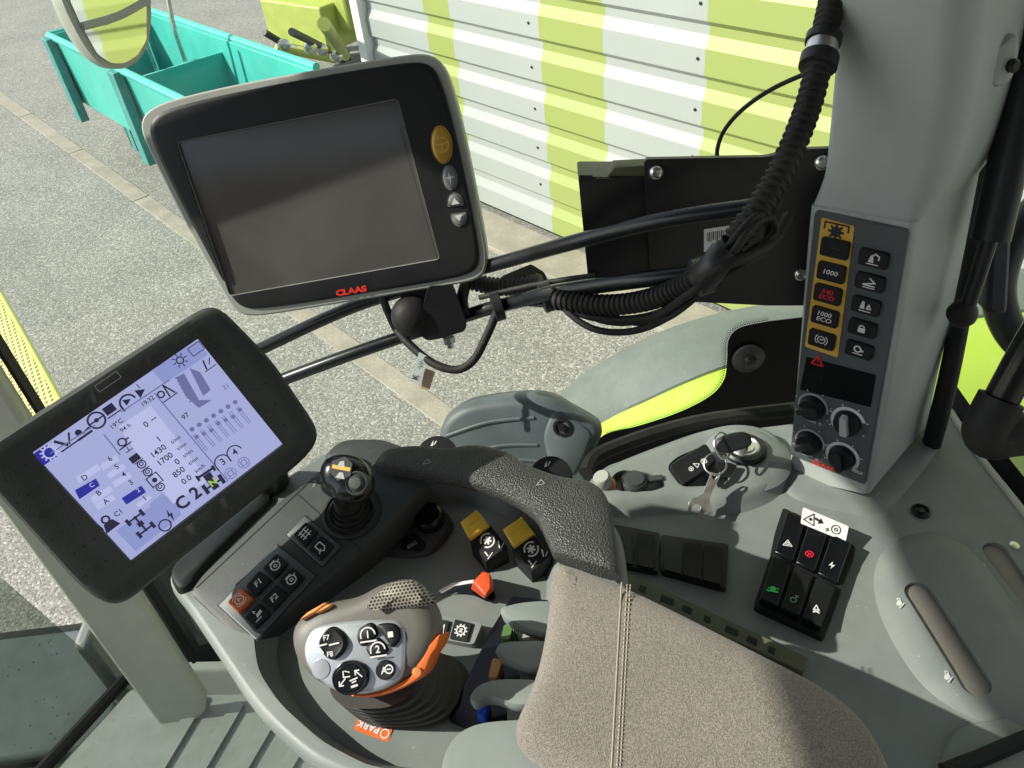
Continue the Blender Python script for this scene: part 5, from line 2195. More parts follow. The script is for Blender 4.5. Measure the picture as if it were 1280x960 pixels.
def cluster(label, quad, rows):
    q = [V(PA.loc(*p, .0015)) for p in quad]
    c = (q[0] + q[1] + q[2] + q[3]) / 4
    t = thing('key_block', label, 'key block', tuple(PA.w(c.x, c.y)), 'recessed key blocks on the armrest')
    bm = new()
    pillowL(bm, PA, rnd(ccw([tuple(x) for x in q]), .0015, 3), [(0, -.003), (0, .0008), (.0008, .0012)])
    obj('frame', bm, M['slate'], t)
    bm = new()
    o_ = [tuple(x) for x in q]
    i_ = inset(ccw(o_), -.0008)
    loft(bm, [[PA.w(a, b, .0003) for a, b in i_], [PA.w(a, b, .0003) for a, b in ccw(o_)]], False, False)
    obj('groove', bm, M['ink'], t)
    rot = math.degrees(math.atan2((q[1] - q[0]).y, (q[1] - q[0]).x))
    for (kq, sym) in rows:
        kk = [V(PA.loc(*p, .003)) for p in kq]
        bm = new()
        hot = sym == 'A'
        kl = rnd(ccw([tuple(x) for x in kk]), .0022 if hot else .0012, 4)
        pillowL(bm, PA, kl, [(0, 0), (0, .0026), (.0007, .0035)] if not hot else [(0, 0), (0, .0045), (.001, .0055)])
        o = obj('push_key', bm, M['orange'] if hot else M['btn'], t)
        cc = (kk[0] + kk[1] + kk[2] + kk[3]) / 4
        ik = Ink(PA, .0059 if hot else .0038)
        ik.c, ik.s, ik.r, ik.sx, ik.sh = (cc.x, cc.y), .0085, math.radians(rot), 1, 0
        if sym in ('F1', 'F2'):
            ik.s = .0048
            ik.sh = .2
            ik.text(sym, .02)
        elif sym == 'A':
            ik.ring(0, 0, .4, .1).ring(0, 0, .6, .08, 30, 150, 10).ring(0, 0, .6, .08, 210, 330, 10).line([(-.1, -.15), (-.1, .18), (.15, .0), (-.1, 0)], .08)
        elif sym == 'E':
            ik.ring(0, -.05, .42, .11).ring(0, -.05, .14, .1).line([(-.3, .45), (.3, .45)], .1).line([(.4, .1), (.6, .2)], .1)
        elif sym == 'L':
            ik.line([(-.4, -.4), (.2, -.4)], .1).poly([(-.1, -.2), (.55, -.1), (.55, .2), (.0, .12)]).line([(0, .3), (-.0, .6), (.15, .4)], .09)
        elif sym == 'S':
            for y in (-.35, 0, .35):
                ik.line([(-.5, y), (.5, y + .1)], .11)
            ik.line([(-.25, -.5), (-.25, .5)], .09).line([(.2, -.5), (.2, .5)], .09)
        elif sym == 'T':
            ik.line([(-.3, .5), (.3, .5), (.3, -.2), (0, -.5), (-.3, -.2)], .11, True).line([(-.1, -.1), (-.5, -.4)], .1)
        ik.done('symbol', M['white'], o)
    return t


def k8(*p):
    return [(200 + a / 4, 560 + b / 4) for a, b in p]


cluster('recessed block of six keys, one orange, with F1 and F2, on the armrest', [(272.5, 756), (346, 680), (394, 720), (320, 800)],
        [(k8((340, 775), (408, 704), (469, 755), (398, 830)), 'A'), (k8((428, 690), (494, 612), (558, 661), (482, 742)), 'F1'), (k8((513, 600), (580, 527), (641, 577), (572, 655)), 'E'),
         (k8((420, 850), (492, 775), (555, 832), (477, 905)), 'L'), (k8((507, 760), (577, 684), (641, 735), (566, 818)), 'F2'), (k8((592, 670), (660, 597), (723, 645), (653, 726)), 'E')])
cluster('small recessed block of two black keys near the ball headed lever', [(357.5, 667.5), (381, 644), (426, 682.5), (402.5, 707.5)],
        [(k8((665, 435), (727, 369), (790, 420), (724, 496)), 'S'), (k8((742, 505), (806, 437), (870, 489), (803, 564)), 'T')])
# lettering near the ball lever
ik = Ink(PA, .0006)
for u, v, s in ((463, 583, '0 1 F 2'), (483, 589, '- MAX'), (393, 604, 'N R')):
    ik.at(u, v, .0026, -28 if u > 400 else 38).text(s, .0)
ik.done('lettering', M['inkgrey'], ar)
# ---------- dial and esc pad
dp = thing('menu_dial_pad', 'black teardrop pad with a round dial and ESC key in the armrest tray', 'control pad', tuple(TR.hit(515, 665)))
DF = Fr(TR.hit(515, 668) + V((0, 0, .008)), (-.12, -.22, .97), (1, 0, 0))
dp_px = [(476, 688), (480, 672), (506, 641), (528, 633), (553, 636), (561, 652), (548, 678), (531, 693), (500, 696), (483, 695)]
bm = new()
pl = ccw(crom([DF.loc(u, v) for u, v in dp_px], 4))
pillowL(bm, DF, pl, [(-.002, -.03), (-.0006, -.002), (0, .0008), (.0015, .0014)])
obj('pad', bm, M['dark'], dp)
bm = new()
lathe(bm, DF.hit(538, 650, .002), DF.n, [(.0128, 0), (.0128, .004), (.0118, .009), (.0100, .0105), (.003, .010)], 32)
obj('dial', bm, M['gloss'], dp)
bm = new()
lathe(bm, DF.hit(489, 680, .0016), DF.n, [(.0058, 0), (.0058, .002), (.0048, .003), (.001, .0031)], 24)
o = obj('round_key', bm, M['btn'], dp)
ik = Ink(DF, .0050)
ik.at(489, 680, .005).line([(0, -.1), (0, -.5)], .14).disc(0, .3, .12)
ik.done('symbol', M['inkgrey'], o)
for px, s in (([(490, 664), (506, 646), (518, 643), (514, 664), (508, 668)], 'W'), ([(501, 688), (503, 672), (517, 665), (532, 680), (527, 690)], 'esc')):
    bm = new()
    pl = rnd(ccw([DF.loc(u, v, .003) for u, v in px]), .002, 3)
    pillowL(bm, DF, pl, [(0, 0), (0, .0025), (.0008, .0033)])
    o = obj('soft_key', bm, M['btn'], dp)
    ik = Ink(DF, .0037)
    if s == 'W':
        ik.at(504, 656, .006, 0).line([(-.5, -.35), (.5, -.35), (.5, .35), (-.5, .35)], .1, True).poly([(-.1, 0), (.4, 0), (.4, .3), (-.1, .3)])
        ik.done('symbol', M['white'], o)
    else:
        ik.at(515, 681, .0034, 25).text('esc', .01)
        ik.done('symbol', M['inkgrey'], o)
# ---------- yellow toggles
for k, (yp, bp, lab) in enumerate((([(575, 652), (595, 636), (611, 656), (586, 673)], [(587, 674), (613, 656), (634, 684), (607, 704)], 'yellow topped toggle switch on a black block, nearer the menu dial pad'),
                                   ([(628, 661), (652, 645), (667, 665), (641, 683)], [(640, 684), (666, 666), (690, 695), (664, 716)], 'yellow topped toggle switch on a black block, next to the armrest cushion'))):
    BF = Fr(TR.hit(bp[3][0], bp[3][1]) + V((0, 0, .018)), (-.12, -.45, .88), V(TR.hit(*bp[1])) - V(TR.hit(*bp[0])))
    t = thing('toggle_switch', lab, 'switch', tuple(BF.hit(bp[0][0] + 20, bp[0][1] + 15)), 'yellow toggle switches on the armrest')
    top = ccw([BF.loc(*p) for p in bp])
    bm = new()
    loft(bm, [[BF.w(a, b, 0) - V((0, 0, .05)) for a, b in top], [BF.w(a, b, -.001) for a, b in top], [BF.w(a, b, 0) for a, b in inset(top, .0008)]])
    o = obj('block', bm, M['btn'], t)
    ik = Ink(BF, .0004)
    cx = sum(p[0] for p in bp) / 4
    cy = sum(p[1] for p in bp) / 4
    ik.at(cx - 1, cy - 4, .0105, 8)
    for q in range(6):
        a = math.radians(60 * q)
        ik.line([(0, 0), (.28 * math.cos(a), .28 * math.sin(a))], .16)
    ik.ring(0, 0, .52, .12, 20, 160, 12).ring(0, 0, .52, .12, 200, 340, 12)
    ik.at(cx + 14, cy + 1, .006, 8).line([(-.3, -.3), (.2, .4)], .2).line([(-.1, -.5), (.5, -.3)], .12)
    ik.at(cx + 0, cy + 13, .006, 8).line([(-.2, -.1), (-.1, .5)], .2).line([(-.5, -.4), (.5, -.3)], .12)
    ik.done('symbol', M['white'], o)
    YF = Fr(BF.hit(*yp[2]) + BF.n * .006, (-.10, -.25, .96), BF.ex)
    yt = ccw([YF.loc(*p) for p in yp])
    bm = new()
    y2 = [YF.w(a, b, 0) for a, b in yt]
    loft(bm, [[q - BF.n * .018 for q in y2], [q - V((0, 0, .001)) for q in y2], [YF.w(a, b, .0006) for a, b in inset(yt, .0012)]])
    o = obj('yellow_paddle', bm, M['yellow'], t, bev=.0006)
    bm = new()
    mdp = [V(yp[0]).lerp(V(yp[3]), .45), V(yp[1]).lerp(V(yp[2]), .45)]
    a, b = V(YF.loc(*mdp[0], .0007)), V(YF.loc(*mdp[1], .0007))
    tube(bm, [YF.w(*a.lerp(b, .12), .0002), YF.w(*a.lerp(b, .88), .0002)], .0009, 8, 1)
    obj('ridge', bm, M['yellow'], o)
# ---------- red slider
hl = thing('hand_throttle', 'orange red wedge shaped slider in a curved slot of the armrest tray', 'slider', tuple(TR.hit(603, 732)))
bm = new()
pl = crom([TR.loc(u, v, .010) for u, v in ((538, 742), (560, 727), (590, 720), (612, 722), (625, 734), (621, 748), (606, 752), (590, 742), (565, 738))], 4)
pillowL(bm, TR, ccw(pl), [(-.006, -.002), (-.002, .004), (0, .008), (.002, .010)])
ob = obj('slot_rim', bm, M['grey'], hl)
cb_ = new()
prismL(cb_, TR, inset(ccw(pl), .0035), .003, .03)
carve(ob, [cb_])
bm = new()
pl2 = [TR.loc(u, v, .004) for u, v in ((548, 739), (566, 729), (592, 725), (592, 729), (568, 733), (552, 742))]
sheetL(bm, TR, pl2, .0045)
obj('scale_strip', bm, M['sticker'], hl)
bm = new()
sheetL(bm, TR, inset(ccw(pl), .0037), .0034)
obj('slot_floor', bm, M['gloss'], hl)
bm = new()
w0 = [TR.hit(u, v, .006) for u, v in ((588, 736), (603, 718), (617, 726), (618, 738), (606, 749))]
wt_ = [TR.hit(u, v, .028) for u, v in ((591, 727), (604, 714), (613, 717), (614, 735), (607, 745))]
loft(bm, [w0, wt_])
obj('knob', bm, M['red'], hl, bev=.0012)
# ---------- two keys on the raised step
t = thing('key_block', 'small pair of black keys with a gear sign behind the big joystick', 'key block', tuple(TR.hit(575, 788, .008)))
KF2 = Fr(TR.hit(575, 788, .010), (-.1, -.2, .97), TR.hit(590, 778) - TR.hit(560, 772))
bm = new()
prism(bm, KF2, [(545, 768), (603, 779), (592, 806), (535, 796)], -.03, 0, r=.003)
obj('step', bm, M['grey'], t, bev=.0015)
for px, cu in (([(548, 774), (562, 776), (556, 799), (542, 796)], (551, 786)), ([(569, 774), (590, 779), (583, 802), (562, 798)], (576, 788))):
    bm = new()
    prism(bm, KF2, px, 0, .002, r=.001)
    o = obj('push_key', bm, M['btn'], t, bev=.0005)
    ik = Ink(KF2, .0024)
    ik.at(*cu, .0085, 0)
    if cu[0] > 560:
        ik.ring(0, 0, .38, .12).line([(-.15, -.12), (.15, -.12)], .1).line([(-.12, .12), (.12, .12)], .1).line([(.1, .1), (-.1, -.1)], .1)
        for q in range(10):
            a = math.radians(36 * q)
            ik.line([(.44 * math.cos(a), .44 * math.sin(a)), (.54 * math.cos(a), .54 * math.sin(a))], .13)
    else:
        ik.line([(-.3, .3), (.1, -.4)], .14).line([(.2, .4), (.3, -.4)], .12)
    ik.done('symbol', M['white'], o)
# ---------- valve levers (grey paddles) with coloured clips
fins = [([(625, 761), (630, 756), (660, 750), (692, 752), (692, 782), (676, 791), (640, 777), (629, 769)], 'grey finger paddle lever furthest up, beside the green clip'),
        ([(619, 810), (625, 802), (645, 799), (690, 801), (690, 822), (662, 836), (632, 824), (622, 817)], 'grey finger paddle lever between the green and the orange clip'),
        ([(585, 873), (592, 858), (610, 849), (637, 846), (680, 850), (680, 874), (647, 882), (612, 870), (596, 880)], 'grey finger paddle lever between the orange and the blue clip')]
for px, lab in fins:
    f = AF.up(.012)
    c = f.hit(650, sum(p[1] for p in px) / len(px))
    fl_ = ccw(crom([f.loc(*p) for p in px], 4))
    bm = new()
    pillowL(bm, f, fl_, [(.004, -.016), (.001, -.011), (0, -.004), (.0012, -.0008), (.0035, 0)])
    tag(obj('paddle_lever', bm, M['fin'], base=c), lab, 'lever', 'grey finger paddle levers under the armrest cushion')
bm = new()
f = AF.up(.008)
fl_ = ccw(crom([f.loc(*p) for p in ((549, 952), (566, 918), (594, 902), (640, 897), (700, 900), (720, 960), (700, 1010), (600, 1010), (560, 985))], 4))
pillowL(bm, f, fl_, [(.0, -.034), (0, -.006), (.0014, -.001), (.005, 0)])
obj('rear_cheek', bm, M['fin'], ar)
bm = new()
f = TR.up(.004)
prism(bm, f, [(612, 790), (640, 745), (700, 752), (690, 960), (560, 900)], -.002, .0, r=.003)
obj('lever_well', bm, M['gloss'], ar)
for (px, m, lab) in (([(626, 798), (630, 780), (641, 781), (637, 800)], 'green', 'dull green clip in the slot under the first grey paddle'),
                     ([(610, 846), (616, 822), (628, 825), (621, 848)], 'tan', 'orange clip in the slot between the second and third grey paddle'),
                     ([(595, 893), (601, 870), (612, 872), (607, 895)], 'blue', 'blue clip in the lowest slot in front of the cushion')):
    f = TR.up(.014)
    c = f.hit(*px[0])
    bm = new()
    prism(bm, f, px, -.010, 0, r=.0025)
    tag(obj('colour_clip', bm, M[m], bev=.0012, seg=3, base=c), lab, 'clip', 'coloured clips between the paddles')
bm = new()
for px in ([(640, 782), (690, 792), (690, 803), (650, 800)], [(650, 834), (685, 842), (680, 850), (650, 848)], [(634, 884), (690, 890), (690, 902), (634, 898)]):
    prism(bm, TR.up(.008), px, -.008, 0, r=.001)
obj('lever_hub', bm, M['edgegrey'], ar, bev=.001)
# orange sticker
t = thing('park_sticker', 'orange sticker with white lettering on the tray by the joystick boot', 'sticker', tuple(TR.hit(467, 911)))
SF2 = Fr(TR.hit(467, 911), (-.02, -.1, .99), TR.hit(488, 918) - TR.hit(447, 902))
bm = new()
prism(bm, SF2, [(449, 894), (491, 911), (485, 928), (442, 912)], 0.0002, .0008, r=.002)
obj('label', bm, M['orange'], t)
ik = Ink(SF2, .0011)
ik.at(460, 908, .0048, 180, 1.1).text('PARK', .03)
ik.at(481, 917, .0068).ring(0, 0, .42, .12)
ik.done('lettering', M['white'], t)
# ---------- mini joystick
c0 = PA.hit(440, 640)
mj = thing('ball_headed_lever', 'small black lever with a rounded head and coloured emblem beside the two key block', 'joystick', tuple(c0))
ax = V((-.05, -.2, .97)).normalized()
bm = new()
lathe(bm, c0, ax, [(.024, -.01), (.0245, .0008), (.022, .002), (.0215, -.002), (.018, -.001), (.0175, .004), (.0155, .003), (.015, .008), (.013, .007), (.0125, .012), (.0105, .0115), (.009, .02), (.008, .024)], 36)
obj('rubber_boot', bm, M['rubber'], mj)
hc = c0 + ax * .041 + V((-.002, .002, 0))
hf = Fr(P(431, 602, .565), (-.15, -.62, .77), (1, .1, 0))
mo_ = [(401, 590), (408, 574), (425, 567), (445, 570), (460, 583), (466, 602), (461, 618), (448, 629), (432, 630), (418, 624), (416, 616), (408, 612), (402, 603)]
pl = ccw(crom([hf.loc(*p) for p in mo_], 4))
bm = new()
pillowL(bm, hf, pl, [(.012, -.022), (.007, -.019), (.0022, -.011), (0, -.002), (.0012, .004), (.004, .0078), (.008, .0094), (.012, .0098)])
obj('head', bm, M['gloss'], mj)
ik = Ink(hf, .0103)
ik.at(426, 587, .012, 0).poly([(-.75, .1), (-.45, .6), (.35, .7), (.75, .2), (.5, -.5), (-.3, -.6)])
ik.done('emblem_plate', M['ink'], mj)
ik = Ink(hf, .0106)
ik.at(426, 587, .012, -22).line([(-.5, .1), (.5, .1)], .22)
ik.done('emblem', M['panelyel'], mj)
ik = Ink(hf, .01065)
ik.at(425, 583, .007, -22).poly([(-.3, 0), (.5, 0), (.3, .6), (-.1, .5)]).at(426, 593, .007, -22).poly([(-.5, -.4), (.5, -.4), (.2, .2), (-.2, .2)])
ik.done('emblem', M['inkgrey'], mj)
bm = new()
lathe(bm, hf.hit(446, 604, .0085), hf.n, [(.0085, -.006), (.0085, .0008), (.0075, .0014), (.0065, .0004), (.0055, .0016), (.004, .0032), (.001, .0034)], 24)
obj('thumb_button', bm, M['dark'], mj)
# ---------- grip bar + thumb wheels
gp_ = thing('hand_rest', 'grained black curved handle bar at the front end of the armrest cushion', 'handle', tuple(AF.hit(640, 610, .04)))
GF = AF.up(.048)
gsec = [((466, 578), (470, 588)), ((486, 562), (490, 594)), ((520, 557), (518, 598)), ((557, 560), (552, 604)), ((592, 555), (596, 614)), ((630, 562), (624, 624)),
        ((660, 580), (650, 637)), ((700, 594), (671, 654)), ((738, 600), (682, 676)), ((758, 618), (688, 690)), ((768, 655), (691, 697)), ((774, 716), (694, 700))]
sp = crom([GF.loc(*u, -.004) + GF.loc(*l, -.013) for u, l in gsec], 5, False)
bm = new()
rings = []
for i, (ax_, ay_, bx_, by_) in enumerate(sp):
    a, b = V((ax_, ay_)), V((bx_, by_))
    m, e = (a + b) / 2, (b - a) / 2
    k = min(1, .35 + i / 6, .72 + (len(sp) - 1 - i) / 5)
    ring = []
    for j in range(24):
        an = 2 * math.pi * j / 24
        c_, s_ = math.cos(an), math.sin(an)
        x = math.copysign(abs(c_) ** .55, c_)
        z = math.copysign(abs(s_) ** .62, s_)
        q = m + e * x
        ring.append(GF.w(q.x, q.y, -.010 + (.0100 if z > 0 else .0085) * z * k))
    rings.append(ring)
loft(bm, rings)
obj('bar', bm, M['grain'], gp_, keep=False)
for (u, v, lab) in ((548, 573, 'black thumb wheel behind the handle, nearer the ball headed lever'), (690, 600, 'black thumb wheel behind the handle, nearer the amber ringed cap')):
    c = GF.hit(u, v + 4, -.036)
    t = thing('thumb_wheel', lab, 'dial', tuple(c), 'thumb wheels on the armrest handle')
    wa = V((-.05, -.3, .95)).normalized()
    bm = new()
    prof = [(.0165, -.012), (.0178, -.010), (.0178, .008), (.0165, .0105), (.004, .011)]
    c2 = c + V((0, .004, .0))
    lathe(bm, c2, wa, prof, 40)
    obj('wheel', bm, M['btn'], t)
    f6 = Fr(c2, wa, (1, 0, 0))
    ik = Ink(f6, .0116)
    ik.c, ik.s, ik.r, ik.sx, ik.sh = (-.002, .009), .006, 0, 1, 0
    ik.poly([(-.4, -.4), (0, -.4), (.1, .5), (-.1, .2)]).line([(.2, -.2), (.5, .3)], .15)
    ik.done('mark', M['white'], t)
ik = Ink(GF, .0006)
for u, v in ((534, 577), (676, 603)):
    ik.at(u, v, .006, -10).line([(-.5, -.5), (.5, -.2), (0, .5)], .1, True)
ik.done('mark', M['inkgrey'], gp_)
# ---------- cushion
cu = thing('armrest_cushion', 'worn taupe fabric armrest cushion with a double stitched seam', 'cushion', tuple(AF.hit(850, 850, .04)))
UF = AF.up(.052)
cpx = [(690, 698), (702, 695), (740, 708), (775, 723), (800, 733), (880, 772), (960, 812), (1020, 843), (1060, 868), (1090, 900), (1112, 940), (1128, 985), (1140, 1060), (800, 1060), (740, 985), (690, 956), (655, 932), (640, 910), (642, 893), (660, 858), (675, 810), (684, 755)]
pl = ccw(crom([UF.loc(u, v) for u, v in cpx], 4))
bm = new()
pillowL(bm, UF, pl, [(.022, -.04), (.010, -.034), (.003, -.022), (0, -.014), (.0006, -.009), (.003, -.0045), (.007, -.0018), (.012, -.0003), (.018, .0003)])
obj('pad', bm, M['fabric'], cu, keep=True)
for off in (0, 7, 11):
    bm = new()
    s = [UF.hit(777 + off - .055 * k, 728 + (3 if off else 0) + k, .0004) for k in (0, 60, 120, 180, 240, 300)]
    q = [V(x) for x in crom([tuple(p) for p in s], 22, False)]
    if off == 0:
        tube(bm, q, .0005, 6, 1)
        obj('seam', bm, M['thread'], cu)
    else:
        for i in range(0, len(q) - 2, 2):
            tube(bm, [q[i], q[i].lerp(q[i + 1], .5) + V((0, 0, .0004)), q[i + 1].lerp(q[i + 2], .25)], .0005, 5, 1)
        obj('stitching', bm, M['thread'], cu)
# trim slot strip between cushion and console
bm = new()
f = SF.up(.004)
prism(bm, f, [(770, 714), (800, 722), (1012, 822), (1004, 840), (780, 738)], -.02, .002)
ts = thing('trim_strip', 'narrow olive slotted trim strip between the cushion and the side console', 'trim strip', tuple(f.hit(880, 765)))
obj('strip', bm, M['olive'], ts, bev=.001)
for k in range(7):
    u, v = 800 + 27 * k, 730 + 12.8 * k
    bm = new()
    prism(bm, f, [(u, v), (u + (8, 16, 12)[k % 3], v + (4, 7, 5.5)[k % 3]), (u + (6, 14, 10)[k % 3], v + (11, 14, 12.5)[k % 3]), (u - 2, v + 7)], .0018, .0026)
    obj('slot', bm, M['black'], ts)

# ================================================================== DRIVE LEVER (big joystick)
JB = TR.hit(513, 862)
jk = thing('drive_lever', 'big joystick with silver keypad face, taupe grip, mesh patch and orange underside', 'joystick', tuple(JB))
JF = Fr(P(455, 822, .503), (-.12, -.60, .79), (1, .04, 0))


def j4(*p):
    return [(340 + a / 4, 700 + b / 4) for a, b in p]


body_px = j4((92, 372), (100, 320), (125, 290), (185, 262), (265, 215), (350, 200), (440, 186), (480, 150), (530, 122), (600, 104), (690, 104), (755, 145), (806, 215), (838, 295), (846, 370), (828, 430), (800, 475), (745, 560), (650, 630), (560, 660), (470, 678), (400, 676), (340, 664), (260, 632), (190, 590), (130, 520), (100, 450))
pl = ccw(crom([JF.loc(*p) for p in body_px], 3))
bm = new()
pillowL(bm, JF, pl, [(.024, -.044), (.016, -.038), (.006, -.026), (.001, -.014), (0, -.006), (.0008, -.001), (.003, .0025), (.007, .005), (.012, .0058)])
jbody = obj('grip', bm, M['taupe'], jk)
# orange underside shell
of = j4((840, 372), (838, 405), (826, 440), (803, 472), (788, 505), (772, 545), (745, 585), (700, 618), (640, 648), (560, 676), (480, 688), (405, 684), (400, 672), (480, 668), (560, 650), (625, 615), (690, 578), (716, 535), (726, 485), (755, 445), (800, 405))
bm = new()
pillowL(bm, JF, crom([JF.loc(*p, .002) for p in of], 4), [(0, -.022), (0, .001), (.001, .0026)])
obj('lower_trim', bm, M['orange'], jk, bev=.0012)
bm = new()
lathe(bm, JF.hit(*j4((725, 560))[0], .003), JF.n, [(.003, 0), (.003, .0012), (.001, .0015)], 14)
obj('screw', bm, M['brass'], jk)
# silver face
face = j4((158, 470), (162, 420), (185, 365), (235, 328), (330, 310), (450, 300), (590, 297), (635, 310), (660, 340), (668, 400), (665, 500), (652, 560), (630, 600), (570, 640), (500, 662), (430, 672), (340, 662), (265, 625), (200, 565), (170, 520))
pl = ccw(crom([JF.loc(*p, .007) for p in face], 3))
bm = new()
pillowL(bm, JF, pl, [(-.001, .001), (0, .0052), (.0008, .0066), (.0025, .0072)])
obj('face_plate', bm, M['silver'], jk)
# mesh dome
mp = j4((466, 240), (500, 195), (548, 148), (620, 112), (695, 112), (752, 152), (795, 206), (725, 236), (640, 246), (550, 250))
pl = ccw(crom([JF.loc(*p, .008) for p in mp], 4))
bm = new()
pillowL(bm, JF, pl, [(-.0012, .001), (0, .0058), (.001, .0078), (.004, .0095), (.009, .0108)])
o = obj('mesh_patch', bm, M['mesh'], jk)
uvplane(o, JF)
# orange thumb keys
for px in (j4((135, 300), (170, 265), (262, 212), (268, 220), (225, 262), (150, 302)), j4((212, 268), (268, 222), (300, 222), (290, 240), (235, 268))):
    bm = new()
    pillowL(bm, JF, rnd(ccw([JF.loc(*p, .006) for p in px]), .002, 3), [(0, .0), (0, .005), (.0012, .0065)])
    obj('thumb_key', bm, M['peach'], jk)
# keys on the face
bm = new()
c = JF.loc(*j4((297, 418))[0], .011)
pts = [(c[0] + (.0084 + .0003 * math.cos(4 * a + .6)) * math.cos(a), c[1] + (.0092 + .0003 * math.cos(4 * a + .6)) * math.sin(a)) for a in [2 * math.pi * k / 40 for k in range(40)]]
pillowL(bm, JF, pts, [(-.0008, .006), (0, .0095), (.0012, .0112), (.004, .0105)])
o = obj('four_way_key', bm, M['btn'], jk)
ik = Ink(JF, .0116)
ik.at(*j4((272, 388))[0], .0032).text('F7', .02)
ik.at(*j4((290, 470))[0], .0032).text('F8', .02)
ik.at(*j4((250, 428))[0], .005).line([(-.6, 0), (.6, .1)], .2).line([(-.6, -.5), (-.3, -.9)], .15).line([(-.3, -.3), (.1, -.9)], .15)
ik.at(*j4((310, 422))[0], .005).line([(-.6, 0), (.6, .1)], .2)
ik.done('symbol', M['white'], o)
bm = new()
lathe(bm, JF.hit(*j4((245, 545))[0], .0072), JF.n, [(.0060, 0), (.0058, .0006), (.001, .0008)], 32)
obj('blank_disc', bm, M['silver'], jk)
bm = new()
lathe(bm, JF.hit(*j4((400, 585))[0], .006), JF.n, [(.0118, .0), (.0118, .0035), (.0108, .005), (.0095, .0048), (.0085, .0062), (.002, .006)], 36, JF.ex, .86)
o = obj('round_rocker', bm, M['gloss'], jk)
ik = Ink(JF, .0126)
ik.at(*j4((372, 572))[0], .005).line([(-.4, .4), (-.4, -.3), (.4, -.3)], .16).line([(-.2, .4), (.4, .2)], .12)
ik.at(*j4((352, 612))[0], .005, 0).line([(.4, .4), (-.4, -.4)], .16).line([(-.4, .1), (-.4, -.4), (.1, -.4)], .16)
ik.at(*j4((432, 568))[0], .005, 0).line([(.4, -.4), (-.4, .4)], .16).line([(-.4, -.1), (-.4, .4), (.1, .4)], .16)
ik.at(*j4((410, 612))[0], .006).line([(-.4, .2), (.4, .4)], .14).line([(-.2, 0), (.2, .1)], .14).line([(-.3, -.4), (.3, -.3)], .22)
ik.done('symbol', M['white'], o)
for px, s in ((j4((424, 395), (430, 350), (480, 318), (505, 318), (528, 372), (462, 428), (440, 428)), '1'),
              (j4((525, 325), (570, 318), (612, 322), (635, 350), (640, 395), (600, 440), (545, 360)), 'o'),
              (j4((466, 442), (532, 388), (582, 452), (530, 488), (495, 490)), '2')):
    bm = new()
    pillowL(bm, JF, rnd(ccw([JF.loc(*p, .009) for p in px]), .002, 4), [(-.0006, .005), (-.0004, .0076), (0, .0072), (.0002, .0092), (.001, .0098)])
    o = obj('face_key', bm, M['btn'], jk)
    ik = Ink(JF, .0102)
    c = {'1': (478, 372), 'o': (592, 372), '2': (528, 446)}[s]
    if s == 'o':
        ik.at(*j4(c)[0], .0034).poly([(-.5, -.5), (.5, -.5), (.5, .5), (-.5, .5)])
    else:
        ik.at(*j4(c)[0], .0045).text(s, .02)
        ik.at(*j4(c)[0], .010).ring(0, -.05, .46, .09, 0, 200, 14).line([(-.5, -.42), (.5, -.42)], .1)
    ik.done('symbol', M['white'], o)
bm = new()
lathe(bm, JF.hit(*j4((571, 548))[0], .0065), JF.n, [(.0062, 0), (.0062, .002), (.0052, .003), (.001, .0028)], 32, JF.ex, .95)
o = obj('round_key', bm, M['btn'], jk)
ik = Ink(JF, .0098)
ik.at(*j4((560, 552))[0], .0042).text('A', .02)
ik.at(*j4((584, 546))[0], .0058).ring(0, 0, .42, .14).line([(-.2, 0), (.2, 0)], .14)
ik.done('symbol', M['white'], o)
# bellows
bm = new()
top = JF.w(*JF.loc(*j4((520, 560))[0], -.03), -.028)
rings = []
NB = 6
for k in range(NB * 4 + 1):
    t_ = k / (NB * 4)
    c = (JB + V((.0, 0, .0))).lerp(top, t_)
    ph = k % 4
    r = .0365 * (1 - t_) + .024 * t_ + (.0058, .0050, -.0062, -.0072)[ph]
    ee = .70 * (1 - t_) + .85 * t_
    axx = V((1, -.12, 0)).normalized()
    ayy = V((.12, 1, 0)).normalized()
    rings.append([c + axx * r * 1.0 * math.copysign(abs(math.cos(a)) ** .8, math.cos(a)) + ayy * r * ee * math.copysign(abs(math.sin(a)) ** .8, math.sin(a)) for a in [2 * math.pi * m / 36 for m in range(36)]])
loft(bm, rings)
obj('bellows', bm, M['boot'], jk)

# ================================================================== SLATE COVER BEHIND THE ARMREST
HPF = Fr((0, .63, 1.98), (-.2, -.9, .42), (1, 0, 0))
hp = thing('moulded_cover', 'dark slate moulded plastic cover with a recessed screw, by the window behind the handle', 'cover', tuple(HPF.hit(640, 570)))
hx = [(546, 640), (546, 560), (549, 534), (560, 518), (582, 506), (620, 499), (662, 496), (688, 499), (712, 513), (752, 537), (748, 556), (738, 580), (720, 640)]
pl = ccw(crom([HPF.loc(u, v) for u, v in hx], 4))
bm = new()
pillowL(bm, HPF, pl, [(.01, -.05), (.002, -.034), (0, -.016), (.0015, -.005), (.005, 0), (.010, .0018)])
obj('shell', bm, M['hump'], hp)
bm = new()
for k, (a, b, c) in enumerate((((560, 575), (620, 558), (672, 556)), ((575, 600), (630, 576), (690, 578)), ((558, 545), (610, 528), (668, 522)))):
    tube(bm, [HPF.hit(*a, .0012), HPF.hit(*b, .0018), HPF.hit(*c, .0012)], .0022, 8, 8)
obj('groove_rib', bm, M['hump'], hp)
bm = new()
pl = rnd(ccw([HPF.loc(u, v, .003) for u, v in ((692, 512), (706, 516), (742, 542), (734, 566), (716, 600), (690, 590), (678, 545))]), .01, 4)
pillowL(bm, HPF, pl, [(-.004, -.01), (0, .002), (.003, .004)])
obj('end_face', bm, M['hump'], hp)
bm = new()
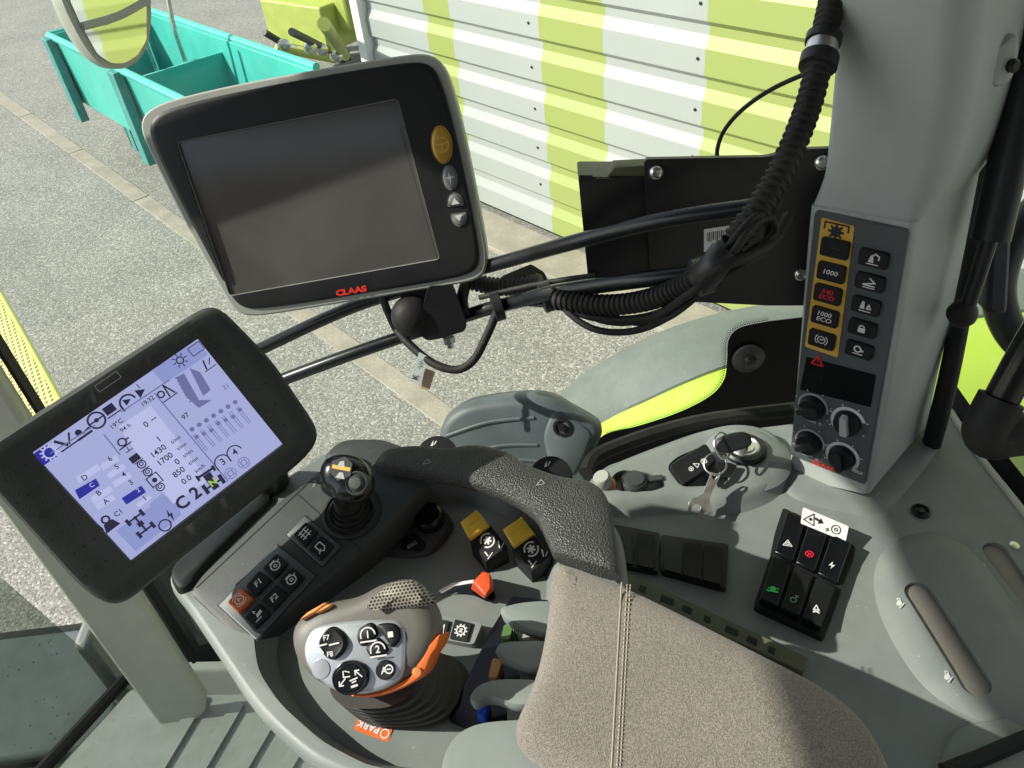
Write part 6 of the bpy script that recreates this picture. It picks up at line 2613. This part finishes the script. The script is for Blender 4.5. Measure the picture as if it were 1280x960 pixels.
lathe(bm, HPF.hit(703, 534, .004), HPF.n, [(.010, -.001), (.010, .0015), (.0075, .002), (.007, -.0), (.0042, .0), (.004, .003), (.002, .0032)], 24)
obj('screw', bm, M['black'], hp)
# unseen roof over the driver, added and stretched forward to shade the upper interior
t = thing('added_cab_roof', 'unseen cab roof added above the driver to shade the interior', 'roof', (.4, 0, 3.05))
bm = new()
boxb(bm, (-1.08, -.85, 3.02), (2.3, 0, 0), (0, 1.62, 0), (0, 0, .12))
obj('lining', bm, M['roof'], t, bev=.03)
t = thing('backdrop', 'unseen brown barn across the yard behind the viewer', 'building', (0, -13, 0))  # brown block out of view, added only for the dark monitor to mirror
bm = new()
boxb(bm, (-16, -18, 0), (34, 0, 0), (0, 5, 0), (0, 0, 6.5))
obj('wall', bm, mat('backdrop_brown', (.075, .06, .045), .8, var=.25, vs=2), t)
bm = new()
loft(bm, [[V((-16.4, -12.6, 6.4)), V((-16.4, -15.5, 9)), V((-16.4, -18.4, 6.4))], [V((18.4, -12.6, 6.4)), V((18.4, -15.5, 9)), V((18.4, -18.4, 6.4))]])
obj('roof', bm, mat('backdrop_top', (.10, .07, .055), .8, var=.2, vs=2), t)
t = thing('added_steering_wheel', 'unseen black steering wheel added for the dark monitor to mirror', 'steering wheel', (-.5, -.12, 2.1))  # out of view, added so the dark monitor has something to mirror
wf = Fr((-.50, -.14, 2.10), (.45, 0, .9), (0, 1, 0))
bm = new()
tube(bm, [wf.w(.2 * math.cos(2 * math.pi * k / 40), .2 * math.sin(2 * math.pi * k / 40)) for k in range(41)], .015, 10, 1)
obj('rim', bm, M['rubber'], t)
bm = new()
lathe(bm, wf.w(0, 0, -.04), wf.n, [(.03, -.5), (.04, -.05), (.06, 0), (.06, .03), (.02, .04)], 24)
obj('column', bm, M['black'], t)
for k in range(3):
    a = math.radians(90 + 120 * k)
    bm = new()
    tube(bm, [wf.w(.05 * math.cos(a), .05 * math.sin(a), -.02), wf.w(.2 * math.cos(a), .2 * math.sin(a), 0)], .012, 8, 1)
    obj('spoke', bm, M['black'], t)
